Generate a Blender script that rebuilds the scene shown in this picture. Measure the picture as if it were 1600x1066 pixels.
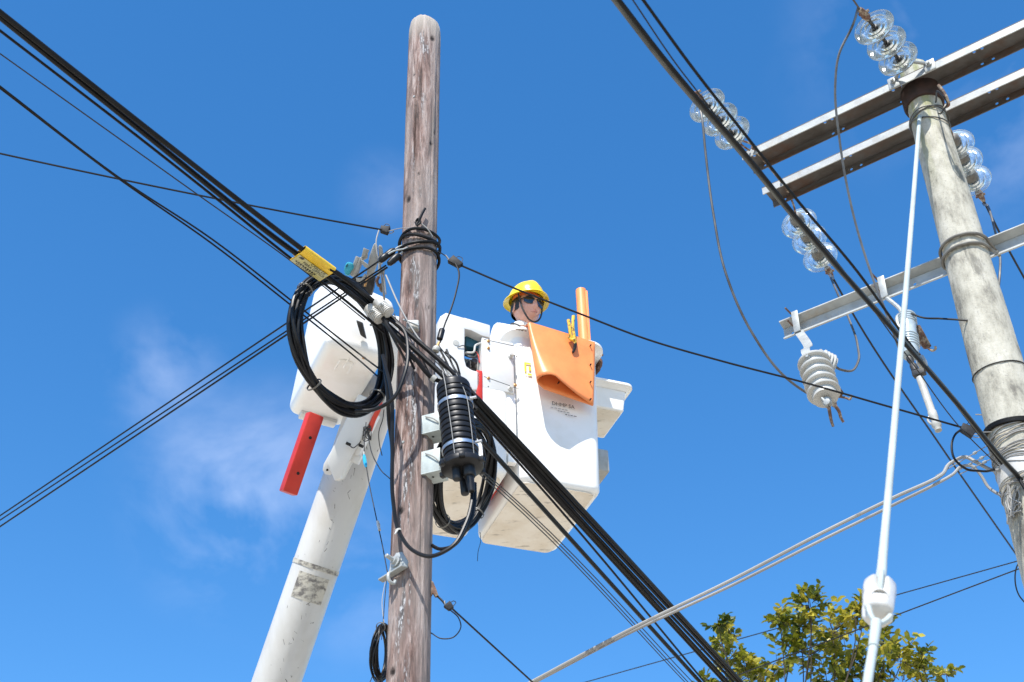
import bpy, bmesh, math, random
from mathutils import Vector, Matrix, noise
rad = math.radians
random.seed(7)
for o in list(bpy.data.objects): bpy.data.objects.remove(o)
scene = bpy.context.scene
COL = scene.collection

# ------------------------------------------------------------------ camera
FPX, PITCH, ROLL = 2222.2, rad(37.2), 0.0246
CAM = Vector((0, 0, 1.6))
_F = Vector((0, math.cos(PITCH), math.sin(PITCH)))
_R0 = Vector((1, 0, 0)); _U0 = Vector((0, -math.sin(PITCH), math.cos(PITCH)))
_R = _R0*math.cos(ROLL) - _U0*math.sin(ROLL)
_U = _U0*math.cos(ROLL) + _R0*math.sin(ROLL)
cd = bpy.data.cameras.new('camera'); cam = bpy.data.objects.new('camera', cd); COL.objects.link(cam)
cd.sensor_width = 36; cd.lens = 50; cd.clip_end = 3000; cd.clip_start = 0.05
cd.dof.use_dof = True; cd.dof.focus_distance = 7.9; cd.dof.aperture_fstop = 4.0
m = Matrix((_R, _U, -_F)).transposed().to_4x4(); m.translation = CAM
cam.matrix_world = m
scene.camera = cam
# ------------------------------------------------------------------ light
SUN_EL, SUN_AZ = rad(54), rad(180+15)           # azimuth clockwise from +Y
w = bpy.data.worlds.new('World'); scene.world = w; w.use_nodes = True
nt = w.node_tree; N = nt.nodes; L = nt.links; N.clear()
sky = N.new('ShaderNodeTexSky'); sky.sky_type = 'NISHITA'; sky.sun_disc = False
sky.sun_elevation = SUN_EL; sky.sun_rotation = SUN_AZ
sky.air_density = 1.0; sky.dust_density = 0.15; sky.ozone_density = 3.0; sky.altitude = 50
hsv = N.new('ShaderNodeHueSaturation'); hsv.inputs['Saturation'].default_value = 1.30; hsv.inputs['Value'].default_value = 1.0
L.new(sky.outputs[0], hsv.inputs['Color'])
tc = N.new('ShaderNodeTexCoord')
def pixdir(px, py): return (_F*FPX + _R*(px-800) - _U*(py-533)).normalized()
def math_node(op, a, b=None):
    n = N.new('ShaderNodeMath'); n.operation = op
    for i, v in enumerate((a, b)):
        if v is None: continue
        if isinstance(v, (int, float)): n.inputs[i].default_value = v
        else: L.new(v, n.inputs[i])
    return n.outputs[0]
mp = N.new('ShaderNodeMapping'); mp.inputs['Scale'].default_value = (1.0, 1.0, 1.5); L.new(tc.outputs['Generated'], mp.inputs['Vector'])
n1 = N.new('ShaderNodeTexNoise'); n1.inputs['Scale'].default_value = 9; n1.inputs['Detail'].default_value = 9; n1.inputs['Roughness'].default_value = .58
n1.inputs['Distortion'].default_value = .35; L.new(mp.outputs[0], n1.inputs['Vector'])
spots = None
for px, py, rr, amp in ((262, 590, 110, .6), (390, 780, 190, .95), (330, 700, 120, .6), (598, 300, 70, .32), (1420, 70, 190, .55), (1590, 30, 150, .8), (1570, 230, 130, .5), (540, 900, 150, .5), (450, 470, 60, .3)):
    vm = N.new('ShaderNodeVectorMath'); vm.operation = 'DISTANCE'
    L.new(tc.outputs['Generated'], vm.inputs[0]); vm.inputs[1].default_value = pixdir(px, py)
    mr = N.new('ShaderNodeMapRange'); mr.interpolation_type = 'SMOOTHSTEP'
    mr.inputs['From Min'].default_value = 0; mr.inputs['From Max'].default_value = rr/FPX*1.25
    mr.inputs['To Min'].default_value = amp; mr.inputs['To Max'].default_value = 0
    L.new(vm.outputs['Value'], mr.inputs['Value'])
    spots = mr.outputs[0] if spots is None else math_node('MAXIMUM', spots, mr.outputs[0])
n2 = N.new('ShaderNodeTexNoise'); n2.inputs['Scale'].default_value = 3.2; n2.inputs['Detail'].default_value = 3; L.new(tc.outputs['Generated'], n2.inputs['Vector'])
mr2 = N.new('ShaderNodeMapRange'); mr2.inputs['From Min'].default_value = .62; mr2.inputs['From Max'].default_value = .85; L.new(n2.outputs['Fac'], mr2.inputs['Value'])
mask = math_node('MAXIMUM', spots, math_node('MULTIPLY', mr2.outputs[0], .25))
mr3 = N.new('ShaderNodeMapRange'); mr3.inputs['From Min'].default_value = .42; mr3.inputs['From Max'].default_value = .74; L.new(n1.outputs['Fac'], mr3.inputs['Value'])
cl = math_node('MULTIPLY', math_node('MULTIPLY', mr3.outputs[0], mask), .38)
mx = N.new('ShaderNodeMix'); mx.data_type = 'RGBA'; L.new(cl, mx.inputs['Factor']); L.new(hsv.outputs[0], mx.inputs['A'])
mx.inputs['B'].default_value = (5.2, 5.6, 6.6, 1)
bg = N.new('ShaderNodeBackground'); bg.inputs['Strength'].default_value = 0.15
L.new(mx.outputs['Result'], bg.inputs['Color'])
out = N.new('ShaderNodeOutputWorld'); L.new(bg.outputs[0], out.inputs['Surface'])
sd = bpy.data.lights.new('sun', 'SUN'); sd.energy = 4.8; sd.angle = rad(.53); sd.color = (1, .96, .9)
so = bpy.data.objects.new('sun', sd); COL.objects.link(so)
S = Vector((math.sin(SUN_AZ)*math.cos(SUN_EL), math.cos(SUN_AZ)*math.cos(SUN_EL), math.sin(SUN_EL)))
so.rotation_euler = S.to_track_quat('Z', 'Y').to_euler(); so.location = S*40
vs = scene.view_settings; vs.view_transform = 'Standard'; vs.look = 'None'; vs.gamma = 1; vs.exposure = 0.75
vs.use_curve_mapping = False

# ------------------------------------------------------------------ pixel helpers (a pixel gives a direction only)
def ray(px, py): return pixdir(px, py)
def PY(px, py, Y): d = ray(px, py); return CAM + d*((Y-CAM.y)/d.y)
def PZ(px, py, Z): d = ray(px, py); return CAM + d*((Z-CAM.z)/d.z)
def PR(px, py, D): return CAM + ray(px, py)*D
def PP(px, py, o, n): d = ray(px, py); return CAM + d*((Vector(o)-CAM).dot(n)/d.dot(n))

# ------------------------------------------------------------------ materials
MATS = {}
def mat(name, base, rough=.6, metal=0, c2=None, scale=(8, 8, 8), lo=.4, hi=.65, bump=0, bscale=None, spec=.5, c3=None, s3=(40, 40, 40), lo3=.6, hi3=.7, trans=0, coat=0, detail=6):
    m = bpy.data.materials.new(name); m.use_nodes = True
    nt = m.node_tree; b = nt.nodes['Principled BSDF']
    b.inputs['Base Color'].default_value = (*base, 1); b.inputs['Roughness'].default_value = rough
    b.inputs['Metallic'].default_value = metal; b.inputs['Specular IOR Level'].default_value = spec
    if coat: b.inputs['Coat Weight'].default_value = coat; b.inputs['Coat Roughness'].default_value = .2
    if trans: b.inputs['Transmission Weight'].default_value = trans
    tc = nt.nodes.new('ShaderNodeTexCoord')
    def nz(sc, det=detail):
        mp = nt.nodes.new('ShaderNodeMapping'); mp.inputs['Scale'].default_value = sc
        nt.links.new(tc.outputs['Object'], mp.inputs['Vector'])
        n = nt.nodes.new('ShaderNodeTexNoise'); n.inputs['Scale'].default_value = 1; n.inputs['Detail'].default_value = det; n.inputs['Roughness'].default_value = .62
        nt.links.new(mp.outputs[0], n.inputs['Vector']); return n.outputs['Fac']
    def mixc(a, bcol, sc, lo, hi):
        mr = nt.nodes.new('ShaderNodeMapRange'); mr.inputs['From Min'].default_value = lo; mr.inputs['From Max'].default_value = hi
        nt.links.new(nz(sc), mr.inputs['Value'])
        x = nt.nodes.new('ShaderNodeMix'); x.data_type = 'RGBA'; nt.links.new(mr.outputs[0], x.inputs['Factor'])
        if isinstance(a, tuple): x.inputs['A'].default_value = (*a, 1)
        else: nt.links.new(a, x.inputs['A'])
        x.inputs['B'].default_value = (*bcol, 1); return x.outputs['Result']
    c = base
    if c2: c = mixc(c, c2, scale, lo, hi)
    if c3: c = mixc(c, c3, s3, lo3, hi3)
    if not isinstance(c, tuple): nt.links.new(c, b.inputs['Base Color'])
    if bump:
        bp = nt.nodes.new('ShaderNodeBump'); bp.inputs['Strength'].default_value = bump; bp.inputs['Distance'].default_value = .004
        nt.links.new(nz(bscale or scale), bp.inputs['Height']); nt.links.new(bp.outputs[0], b.inputs['Normal'])
    m['b'] = 1
    MATS[name] = m; return m

cable_m = mat('black cable sheath', (.004, .004, .0044), .5, c2=(.008, .008, .0085), scale=(9, 9, 9), spec=.2)
cable_new = mat('new glossy cable sheath', (.005, .005, .0055), .42, c2=(.01, .01, .011), scale=(12, 12, 12), spec=.25)
wire_m = mat('dark steel wire', (.016, .016, .016), .5, metal=.3)
alu = mat('aluminium conductor', (.13, .13, .127), .5, metal=.4, c2=(.06, .057, .054), scale=(6, 6, 6))
grey_wire = mat('grey strand', (.27, .265, .25), .55, c2=(.21, .205, .195), scale=(2, 2, 2))
galv = mat('galvanised steel', (.36, .375, .365), .5, metal=.25, c2=(.25, .26, .25), scale=(14, 14, 14), c3=(.3, .26, .2), s3=(5, 5, 9), lo3=.66, hi3=.8, bump=.15)
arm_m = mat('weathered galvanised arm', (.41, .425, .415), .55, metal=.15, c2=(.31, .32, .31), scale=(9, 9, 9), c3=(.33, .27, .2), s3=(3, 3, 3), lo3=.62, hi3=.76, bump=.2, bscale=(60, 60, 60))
arm_in = mat('rust stained steel in painted shade', (.105, .10, .094), .75, c2=(.06, .05, .042), scale=(4, 4, 30), c3=(.085, .045, .028), s3=(3, 3, 8), lo3=.55, hi3=.7, bump=.3, bscale=(50, 50, 50))  # rust stains, plus underside shade darkened into the base colour
ubolt_m = mat('dull steel rod', (.17, .165, .145), .6, c2=(.11, .10, .085), scale=(18, 18, 18))
rust = mat('rusted steel', (.14, .07, .045), .75, c2=(.06, .04, .03), scale=(30, 30, 30), c3=(.36, .30, .22), s3=(22, 22, 22), lo3=.47, hi3=.62, bump=.4)
darkrust = mat('dark rust collar', (.04, .019, .014), .85, c2=(.018, .011, .009), scale=(16, 16, 16), bump=.4)
white_fg = mat('white fibreglass', (.82, .81, .78), .38, c2=(.70, .66, .58), scale=(3, 3, 3), lo=.5, hi=.85, c3=(.16, .13, .10), s3=(26, 9, 60), lo3=.70, hi3=.76, coat=.15)
white_dirty = mat('scuffed white fibreglass', (.76, .71, .62), .5, c2=(.62, .54, .42), scale=(4, 4, 4), lo=.42, hi=.7, c3=(.08, .06, .05), s3=(6, 19, 26), lo3=.58, hi3=.74)
white_clean = mat('white painted housing', (.6, .595, .575), .35, c2=(.5, .485, .44), scale=(4, 4, 4), lo=.5, hi=.9, coat=.15)
boom_m = mat('white scuffed boom', (.5, .49, .465), .42, c2=(.40, .38, .34), scale=(5, 5, 2), lo=.45, hi=.8, c3=(.1, .09, .08), s3=(40, 40, 9), lo3=.66, hi3=.72, coat=.1)
tape_m = mat('worn grey tape', (.45, .42, .35), .6, c2=(.13, .12, .11), scale=(18, 18, 30), lo=.45, hi=.6)
orange = mat('orange rubber blanket', (.82, .27, .08), .42, c2=(.76, .22, .065), scale=(6, 6, 6), c3=(.55, .12, .03), s3=(50, 9, 14), lo3=.7, hi3=.78, bump=.12, bscale=(18, 18, 18))
orange_t = mat('orange hose', (.9, .32, .1), .4, c2=(.8, .24, .07), scale=(20, 20, 4))
redbar = mat('red orange paint', (.50, .026, .012), .45, c2=(.42, .02, .01), scale=(7, 7, 7), c3=(.35, .03, .02), s3=(30, 30, 30), lo3=.68, hi3=.76)
redhose = mat('red hose', (.52, .035, .015), .4)
black_p = mat('black plastic', (.008, .008, .0085), .4, c2=(.014, .014, .015), scale=(10, 10, 10), spec=.3)
dark_metal = mat('dark metal', (.03, .03, .03), .5, metal=.3, c2=(.07, .065, .06), scale=(24, 24, 24))
steelband = mat('stainless band', (.6, .6, .6), .32, metal=.9)
brass = mat('bronze bolt', (.5, .27, .1), .4, metal=.5)
grey_box = mat('pale grey bracket', (.42, .47, .46), .5, c2=(.34, .38, .37), scale=(20, 20, 20), bump=.1)
grey_pl = mat('pale grey plastic', (.40, .395, .365), .5, c2=(.31, .30, .265), scale=(12, 12, 12))
cream = mat('white ceramic', (.52, .51, .48), .4, c2=(.42, .40, .36), scale=(22, 22, 22))
porc = mat('pale porcelain', (.42, .42, .395), .32, c2=(.40, .40, .375), scale=(3, 3, 3))
porc_b = mat('bluish porcelain', (.36, .425, .46), .25, c2=(.28, .34, .37), scale=(14, 14, 14), coat=.4)
teal = mat('teal plastic', (.03, .32, .42), .4, c2=(.05, .42, .52), scale=(20, 20, 20))
teal_d = mat('dark teal plastic', (.015, .09, .13), .5)
yellow = mat('yellow hard hat', (.9, .66, .012), .25, c2=(.82, .55, .01), scale=(9, 9, 9), coat=.4)
yellow_t = mat('yellow tag', (.75, .5, .03), .45, c2=(.62, .40, .03), scale=(30, 30, 30))
tag_face = mat('faded yellow tag', (.42, .42, .27), .5, c2=(.46, .40, .12), scale=(12, 12, 12))
print_m = mat('black print', (.03, .03, .03), .6)
yellow_pr = mat('yellow print', (.8, .65, .05), .5)
clipm = mat('yellow worn clip', (.68, .42, .03), .5, c2=(.1, .06, .02), scale=(45, 45, 45), lo=.52, hi=.6)
skin = mat('skin', (.58, .29, .2), .45, c2=(.66, .36, .27), scale=(25, 25, 25))
hair_m = mat('dark hair', (.015, .011, .009), .5)
shirt_m = mat('white work shirt', (.78, .77, .73), .8, c2=(.6, .58, .53), scale=(14, 14, 14), lo=.5, hi=.8, bump=.2)
trouser_m = mat('dark trousers', (.03, .04, .07), .8)
lens_m = mat('dark lens', (.006, .008, .012), .08, coat=.6)
strap_m = mat('black webbing', (.02, .018, .017), .7)
glove_m = mat('brown leather', (.16, .075, .04), .7, c2=(.07, .035, .02), scale=(40, 40, 40), bump=.3)
band_o = mat('orange sweatband', (.75, .16, .02), .6)
hole_m = mat('dark hole', (.006, .006, .006), .9)
guy_m = mat('pale guy sleeve', (.40, .45, .435), .45, c2=(.34, .375, .36), scale=(4, 4, 4))
ceram = mat('white glazed insulator', (.56, .55, .525), .25, c2=(.48, .465, .43), scale=(6, 6, 6), coat=.5)
blue_w = mat('cyan splice sleeve', (.02, .35, .62), .4)
asphalt = mat('asphalt', (.06, .06, .058), .9, c2=(.045, .045, .045), scale=(3, 3, 3), bump=.3, bscale=(90, 90, 90))
ground_m = mat('sandy ground', (.52, .45, .35), .95, c2=(.44, .38, .29), scale=(.7, .7, .7), bump=.3, bscale=(30, 30, 30))
kerb_m = mat('concrete kerb', (.42, .41, .38), .9, c2=(.34, .33, .3), scale=(4, 4, 4))
bark = mat('bark', (.06, .045, .03), .9, c2=(.03, .024, .017), scale=(20, 20, 5), bump=.5)
# glass
glass = bpy.data.materials.new('insulator glass'); glass.use_nodes = True
_n = glass.node_tree; _n.nodes.remove(_n.nodes['Principled BSDF'])
_tr = _n.nodes.new('ShaderNodeBsdfTransparent'); _tr.inputs['Color'].default_value = (.95, .965, .96, 1)
_gl = _n.nodes.new('ShaderNodeBsdfGlossy'); _gl.inputs['Roughness'].default_value = .08; _gl.inputs['Color'].default_value = (.95, .97, .97, 1)
_fr = _n.nodes.new('ShaderNodeFresnel'); _fr.inputs['IOR'].default_value = 1.5
_m1 = _n.nodes.new('ShaderNodeMixShader'); _n.links.new(_fr.outputs[0], _m1.inputs[0]); _n.links.new(_tr.outputs[0], _m1.inputs[1]); _n.links.new(_gl.outputs[0], _m1.inputs[2])
_tl = _n.nodes.new('ShaderNodeBsdfTranslucent'); _tl.inputs['Color'].default_value = (.8, .84, .83, 1)
_df = _n.nodes.new('ShaderNodeBsdfDiffuse'); _df.inputs['Color'].default_value = (.8, .84, .83, 1)
_a = _n.nodes.new('ShaderNodeMixShader'); _a.inputs[0].default_value = .5
_n.links.new(_tl.outputs[0], _a.inputs[1]); _n.links.new(_df.outputs[0], _a.inputs[2])
_c = _n.nodes.new('ShaderNodeMixShader'); _c.inputs[0].default_value = .10
_n.links.new(_m1.outputs[0], _c.inputs[1]); _n.links.new(_a.outputs[0], _c.inputs[2])
_n.links.new(_c.outputs[0], _n.nodes['Material Output'].inputs['Surface'])
# leaves
def leaf_mat(name, c1, c2, c3):
    m = bpy.data.materials.new(name); m.use_nodes = True; n = m.node_tree; b = n.nodes['Principled BSDF']
    at = n.nodes.new('ShaderNodeAttribute'); at.attribute_name = 'tone'
    rp = n.nodes.new('ShaderNodeValToRGB'); e = rp.color_ramp.elements
    e[0].position = 0; e[0].color = (*c1, 1); e[1].position = .55; e[1].color = (*c2, 1)
    k = e.new(1.0); k.color = (*c3, 1)
    n.links.new(at.outputs['Fac'], rp.inputs[0]); n.links.new(rp.outputs[0], b.inputs['Base Color']); b.inputs['Roughness'].default_value = .42
    t = n.nodes.new('ShaderNodeBsdfTranslucent'); n.links.new(rp.outputs[0], t.inputs['Color'])
    x = n.nodes.new('ShaderNodeMixShader'); x.inputs[0].default_value = .38
    n.links.new(b.outputs[0], x.inputs[1]); n.links.new(t.outputs[0], x.inputs[2]); n.links.new(x.outputs[0], n.nodes['Material Output'].inputs['Surface'])
    return m
leaf_m = leaf_mat('leaves', (.045, .08, .008), (.21, .22, .016), (.52, .44, .06))

def ramp_material(name):
    m = bpy.data.materials.new(name); m.use_nodes = True; return m, m.node_tree, m.node_tree.nodes['Principled BSDF']
def mk(nt):
    tc = nt.nodes.new('ShaderNodeTexCoord'); sep = nt.nodes.new('ShaderNodeSeparateXYZ'); nt.links.new(tc.outputs['Object'], sep.inputs[0])
    def nz(sc, det=7, ro=.6, dist=0):
        mp = nt.nodes.new('ShaderNodeMapping'); mp.inputs['Scale'].default_value = sc; nt.links.new(tc.outputs['Object'], mp.inputs['Vector'])
        n = nt.nodes.new('ShaderNodeTexNoise'); n.inputs['Scale'].default_value = 1; n.inputs['Detail'].default_value = det; n.inputs['Roughness'].default_value = ro; n.inputs['Distortion'].default_value = dist
        nt.links.new(mp.outputs[0], n.inputs['Vector']); return n.outputs['Fac']
    def rng(v, a, b, c=0, d=1):
        r = nt.nodes.new('ShaderNodeMapRange'); r.interpolation_type = 'SMOOTHSTEP'
        for i, x in zip(('From Min', 'From Max', 'To Min', 'To Max'), (a, b, c, d)): r.inputs[i].default_value = x
        nt.links.new(v, r.inputs['Value']); return r.outputs[0]
    def ma(op, a, b):
        n = nt.nodes.new('ShaderNodeMath'); n.operation = op
        for i, v in enumerate((a, b)):
            if isinstance(v, (int, float)): n.inputs[i].default_value = v
            else: nt.links.new(v, n.inputs[i])
        return n.outputs[0]
    def mix(fac, a, b, mode='MIX'):
        x = nt.nodes.new('ShaderNodeMix'); x.data_type = 'RGBA'; x.blend_type = mode
        if isinstance(fac, (int, float)): x.inputs['Factor'].default_value = fac
        else: nt.links.new(fac, x.inputs['Factor'])
        for s, v in (('A', a), ('B', b)):
            if isinstance(v, tuple): x.inputs[s].default_value = (*v, 1)
            else: nt.links.new(v, x.inputs[s])
        return x.outputs['Result']
    def ramp(v, stops):
        r = nt.nodes.new('ShaderNodeValToRGB'); e = r.color_ramp.elements
        e[0].position, e[0].color = stops[0][0], (*stops[0][1], 1); e[1].position, e[1].color = stops[-1][0], (*stops[-1][1], 1)
        for p, c in stops[1:-1]: k = e.new(p); k.color = (*c, 1)
        nt.links.new(v, r.inputs[0]); return r.outputs[0]
    return tc, sep, nz, rng, ma, mix, ramp
wood_m, nt_, b_ = ramp_material('weathered pole wood')
tc_, sep_, nz, rng, ma, mix, ramp = mk(nt_)
g1 = nz((20, 20, 2.6), 10, .7, .7)
col = ramp(g1, [(.36, (.035, .02, .016)), (.44, (.125, .074, .06)), (.52, (.225, .15, .128)), (.62, (.38, .305, .275))])
g2 = nz((110, 110, 9), 7, .75)
col = mix(rng(g2, .36, .5, .85, 0), col, (.05, .034, .029))
col = mix(rng(nz((3.2, 3.2, .5), 4), .50, .62, 0, .5), col, (.26, .225, .205))
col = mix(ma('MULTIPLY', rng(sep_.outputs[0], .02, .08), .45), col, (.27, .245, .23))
col = mix(rng(sep_.outputs[2], 8.3, 8.55, 0, .7), col, (.42, .38, .33))
# tar streaks, their glints painted in as pale flecks, one broad seam on the front
xs = ma('ADD', sep_.outputs[0], ma('MULTIPLY', ma('SUBTRACT', nz((2, 2, .8), 2), .5), .10))
band = ma('SUBTRACT', 1, rng(ma('ABSOLUTE', ma('ADD', xs, .012), 0), .012, .04))
tar = ma('MULTIPLY', band, ma('MULTIPLY', rng(nz((34, 34, 2.2), 6, .65), .46, .56), rng(nz((6, 6, 1.1), 3), .44, .56)))
tar = ma('MULTIPLY', tar, rng(sep_.outputs[1], -.02, 0, 1, 0))
col = mix(ma('MULTIPLY', tar, .85), col, (.055, .055, .058))
fl = ma('MULTIPLY', tar, rng(nz((130, 130, 30), 4, .6), .5, .6))
col = mix(fl, col, (.5, .5, .5))
at_ = nt_.nodes.new('ShaderNodeAttribute'); at_.attribute_name = 'knot'
col = mix(at_.outputs['Fac'], col, (.012, .008, .007))
nt_.links.new(col, b_.inputs['Base Color']); b_.inputs['Roughness'].default_value = .75; b_.inputs['Specular IOR Level'].default_value = .25
bp = nt_.nodes.new('ShaderNodeBump'); bp.inputs['Strength'].default_value = .9; bp.inputs['Distance'].default_value = .010
nt_.links.new(ma('ADD', g1, ma('MULTIPLY', g2, .6)), bp.inputs['Height']); nt_.links.new(bp.outputs[0], b_.inputs['Normal'])
conc_m, nt_, b_ = ramp_material('weathered concrete')
tc_, sep_, nz, rng, ma, mix, ramp = mk(nt_)
g1 = nz((11, 11, 4.5), 9, .7)
col = ramp(g1, [(.33, (.13, .12, .10)), (.43, (.29, .275, .225)), (.53, (.39, .37, .305)), (.66, (.46, .44, .375))])
col = mix(rng(nz((6, 6, 1.6), 8, .7, .4), .52, .64, 0, .75), col, (.11, .105, .088))
col = mix(rng(nz((60, 60, 45), 3, .6), .6, .7, 0, .6), col, (.2, .19, .17))
gm = ma('MULTIPLY', rng(sep_.outputs[2], 7.2, 8.15), rng(nz((9, 9, 1.1), 5), .42, .56))
col = mix(ma('MULTIPLY', gm, .7), col, (.2, .21, .07))
nt_.links.new(col, b_.inputs['Base Color']); b_.inputs['Roughness'].default_value = .9
bp = nt_.nodes.new('ShaderNodeBump'); bp.inputs['Strength'].default_value = .5; bp.inputs['Distance'].default_value = .005
nt_.links.new(nz((70, 70, 70), 4), bp.inputs['Height']); nt_.links.new(bp.outputs[0], b_.inputs['Normal'])

# ------------------------------------------------------------------ mesh builders
class MB:
    def __init__(s): s.v = []; s.f = []
    def add(s, v, f):
        o = len(s.v); s.v += [Vector(p) for p in v]; s.f += [[i+o for i in q] for q in f]; return s
def catmull(pts, per):
    pts = [Vector(p) for p in pts]
    if len(pts) < 3: return [pts[0].lerp(pts[1], i/per) for i in range(per+1)]
    ext = [pts[0]*2-pts[1]] + pts + [pts[-1]*2-pts[-2]]; res = []
    for i in range(1, len(ext)-2):
        p0, p1, p2, p3 = ext[i-1:i+3]
        # centripetal-like: scale tangents by the segment length to avoid overshoot
        d = (p2-p1).length; d0 = (p1-p0).length or 1e-6; d2 = (p3-p2).length or 1e-6
        m1 = ((p1-p0)/d0*d + (p2-p1)/d*d0)/(d+d0)*d if i > 1 else (p2-p1)
        m2 = ((p2-p1)/d*d2 + (p3-p2)/d2*d)/(d+d2)*d if i < len(ext)-3 else (p2-p1)
        for k in range(per):
            t = k/per; t2 = t*t; t3 = t2*t
            res.append(p1*(2*t3-3*t2+1) + m1*(t3-2*t2+t) + p2*(-2*t3+3*t2) + m2*(t3-t2))
    res.append(pts[-1]); return res
def tube(pts, r, n=8, per=8, closed=False, smooth=True):
    if smooth and not closed: pts = catmull(pts, per)
    else: pts = [Vector(p) for p in pts]
    m = len(pts); V_ = []; F_ = []
    tang = []
    for i in range(m):
        a = pts[(i-1) % m] if closed or i > 0 else pts[0]; b = pts[(i+1) % m] if closed or i < m-1 else pts[-1]
        tang.append((b-a).normalized())
    u = tang[0].orthogonal().normalized()
    for i, p in enumerate(pts):
        t = tang[i]; u = (u - t*u.dot(t)); u = u.normalized() if u.length > 1e-6 else t.orthogonal().normalized(); v = t.cross(u)
        rr = r(i/(m-1)) if callable(r) else r
        for k in range(n):
            a = 2*math.pi*k/n; V_.append(p + (u*math.cos(a)+v*math.sin(a))*rr)
    for i in range(m if closed else m-1):
        j = (i+1) % m
        for k in range(n): F_.append([i*n+k, i*n+(k+1) % n, j*n+(k+1) % n, j*n+k])
    if not closed: F_ += [list(range(n-1, -1, -1)), [(m-1)*n+k for k in range(n)]]
    return V_, F_
def basis(ax):
    z = Vector(ax).normalized(); x = z.orthogonal().normalized(); return x, z.cross(x), z
def lathe(o, ax, prof, n=24, close=False, x=None):
    bx, by, bz = basis(ax)
    if x is not None:
        bx = (Vector(x)-bz*Vector(x).dot(bz)).normalized(); by = bz.cross(bx)
    o = Vector(o); V_ = []; F_ = []; m = len(prof)
    for r, h in prof:
        for k in range(n):
            a = 2*math.pi*k/n; V_.append(o + bz*h + (bx*math.cos(a)+by*math.sin(a))*max(r, 1e-5))
    for i in range(m if close else m-1):
        j = (i+1) % m
        for k in range(n): F_.append([i*n+k, i*n+(k+1) % n, j*n+(k+1) % n, j*n+k])
    if not close: F_ += [list(range(n-1, -1, -1)), [(m-1)*n+k for k in range(n)]]
    return V_, F_
def loft(rings, caps=(True, True)):
    n = len(rings[0]); V_ = [Vector(p) for r in rings for p in r]; F_ = []
    for i in range(len(rings)-1):
        for k in range(n): F_.append([i*n+k, i*n+(k+1) % n, (i+1)*n+(k+1) % n, (i+1)*n+k])
    if caps[0]: F_.append(list(range(n-1, -1, -1)))
    if caps[1]: F_.append([(len(rings)-1)*n+k for k in range(n)])
    return V_, F_
class Fr:   # a local frame
    def __init__(s, o, x, y, z): s.o, s.x, s.y, s.z = Vector(o), Vector(x), Vector(y), Vector(z)
    def __call__(s, a, b, c): return s.o + s.x*a + s.y*b + s.z*c
def bevelled(V_, F_, w, seg=2):
    bm = bmesh.new(); vs_ = [bm.verts.new(v) for v in V_]
    for f in F_: bm.faces.new([vs_[i] for i in f])
    bmesh.ops.recalc_face_normals(bm, faces=bm.faces)
    bmesh.ops.bevel(bm, geom=list(bm.edges)+list(bm.verts), offset=w, segments=seg, affect='EDGES', profile=.5, clamp_overlap=True)
    bm.verts.index_update(); V2 = [v.co.copy() for v in bm.verts]; F2 = [[v.index for v in f.verts] for f in bm.faces]; bm.free(); return V2, F2
def box(fr, x0, x1, y0, y1, z0, z1, bev=.004, seg=2):
    V_ = [fr(a, b, c) for c in (z0, z1) for a, b in ((x0, y0), (x1, y0), (x1, y1), (x0, y1))]
    F_ = [[3, 2, 1, 0], [4, 5, 6, 7], [0, 1, 5, 4], [1, 2, 6, 5], [2, 3, 7, 6], [3, 0, 4, 7]]
    return bevelled(V_, F_, bev, seg) if bev else (V_, F_)
def prism(poly, d, bev=0, seg=2):
    poly = [Vector(p) for p in poly]; d = Vector(d); n = len(poly)
    V_ = poly + [p+d for p in poly]
    F_ = [list(range(n-1, -1, -1)), list(range(n, 2*n))] + [[k, (k+1) % n, n+(k+1) % n, n+k] for k in range(n)]
    return bevelled(V_, F_, bev, seg) if bev else (V_, F_)
def wloc(o):
    v = Vector(o.location)
    while o.parent: o = o.parent; v = v + o.location
    return v
def obj(name, shapes, material, parent=None, origin=None, angle=40, fixn=True):
    if isinstance(shapes, tuple): shapes = [shapes]
    mb = MB()
    for s in shapes: mb.add(*s)
    me = bpy.data.meshes.new(name)
    lo = Vector((min(v.x for v in mb.v), min(v.y for v in mb.v), min(v.z for v in mb.v))); hi = Vector((max(v.x for v in mb.v), max(v.y for v in mb.v), max(v.z for v in mb.v)))
    org = Vector(origin) if origin is not None else Vector(((lo.x+hi.x)/2, (lo.y+hi.y)/2, lo.z))
    me.from_pydata([v-org for v in mb.v], [], mb.f)
    if fixn:
        bm = bmesh.new(); bm.from_mesh(me); bmesh.ops.recalc_face_normals(bm, faces=bm.faces); bm.to_mesh(me); bm.free()
    me.materials.append(material)
    me.polygons.foreach_set('use_smooth', [True]*len(me.polygons))
    me.set_sharp_from_angle(angle=rad(angle)); me.update()
    o = bpy.data.objects.new(name, me); COL.objects.link(o)
    if parent: o.parent = parent; o.location = org - wloc(parent)
    else: o.location = org
    return o
def tag(o, label, cat, group=None):
    o['label'] = label; o['category'] = cat
    if group: o['group'] = group
    return o
def thing(name, label, cat, loc, group=None):
    o = bpy.data.objects.new(name, None); COL.objects.link(o); o.location = loc; o.empty_display_size = .1
    return tag(o, label, cat, group)
def cable(pts, r, label, m=None, group=None, name='cable', cat='cable', n=8, per=10):
    return tag(obj(name, tube(pts, r, n, per), m or cable_m), label, cat, group)
def span(a, b, sag=0, n=12, ea=0, eb=0):
    a, b = Vector(a), Vector(b); d = b-a
    a2 = a - d.normalized()*ea; b2 = b + d.normalized()*eb; pts = []
    tot = (b2-a2).length; t0 = ea/tot; t1 = 1-eb/tot
    for i in range(n+1):
        t = i/n; p = a2.lerp(b2, t); s = (t-t0)/(t1-t0)
        pts.append(p - Vector((0, 0, sag*4*s*(1-s))))
    return pts
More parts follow.
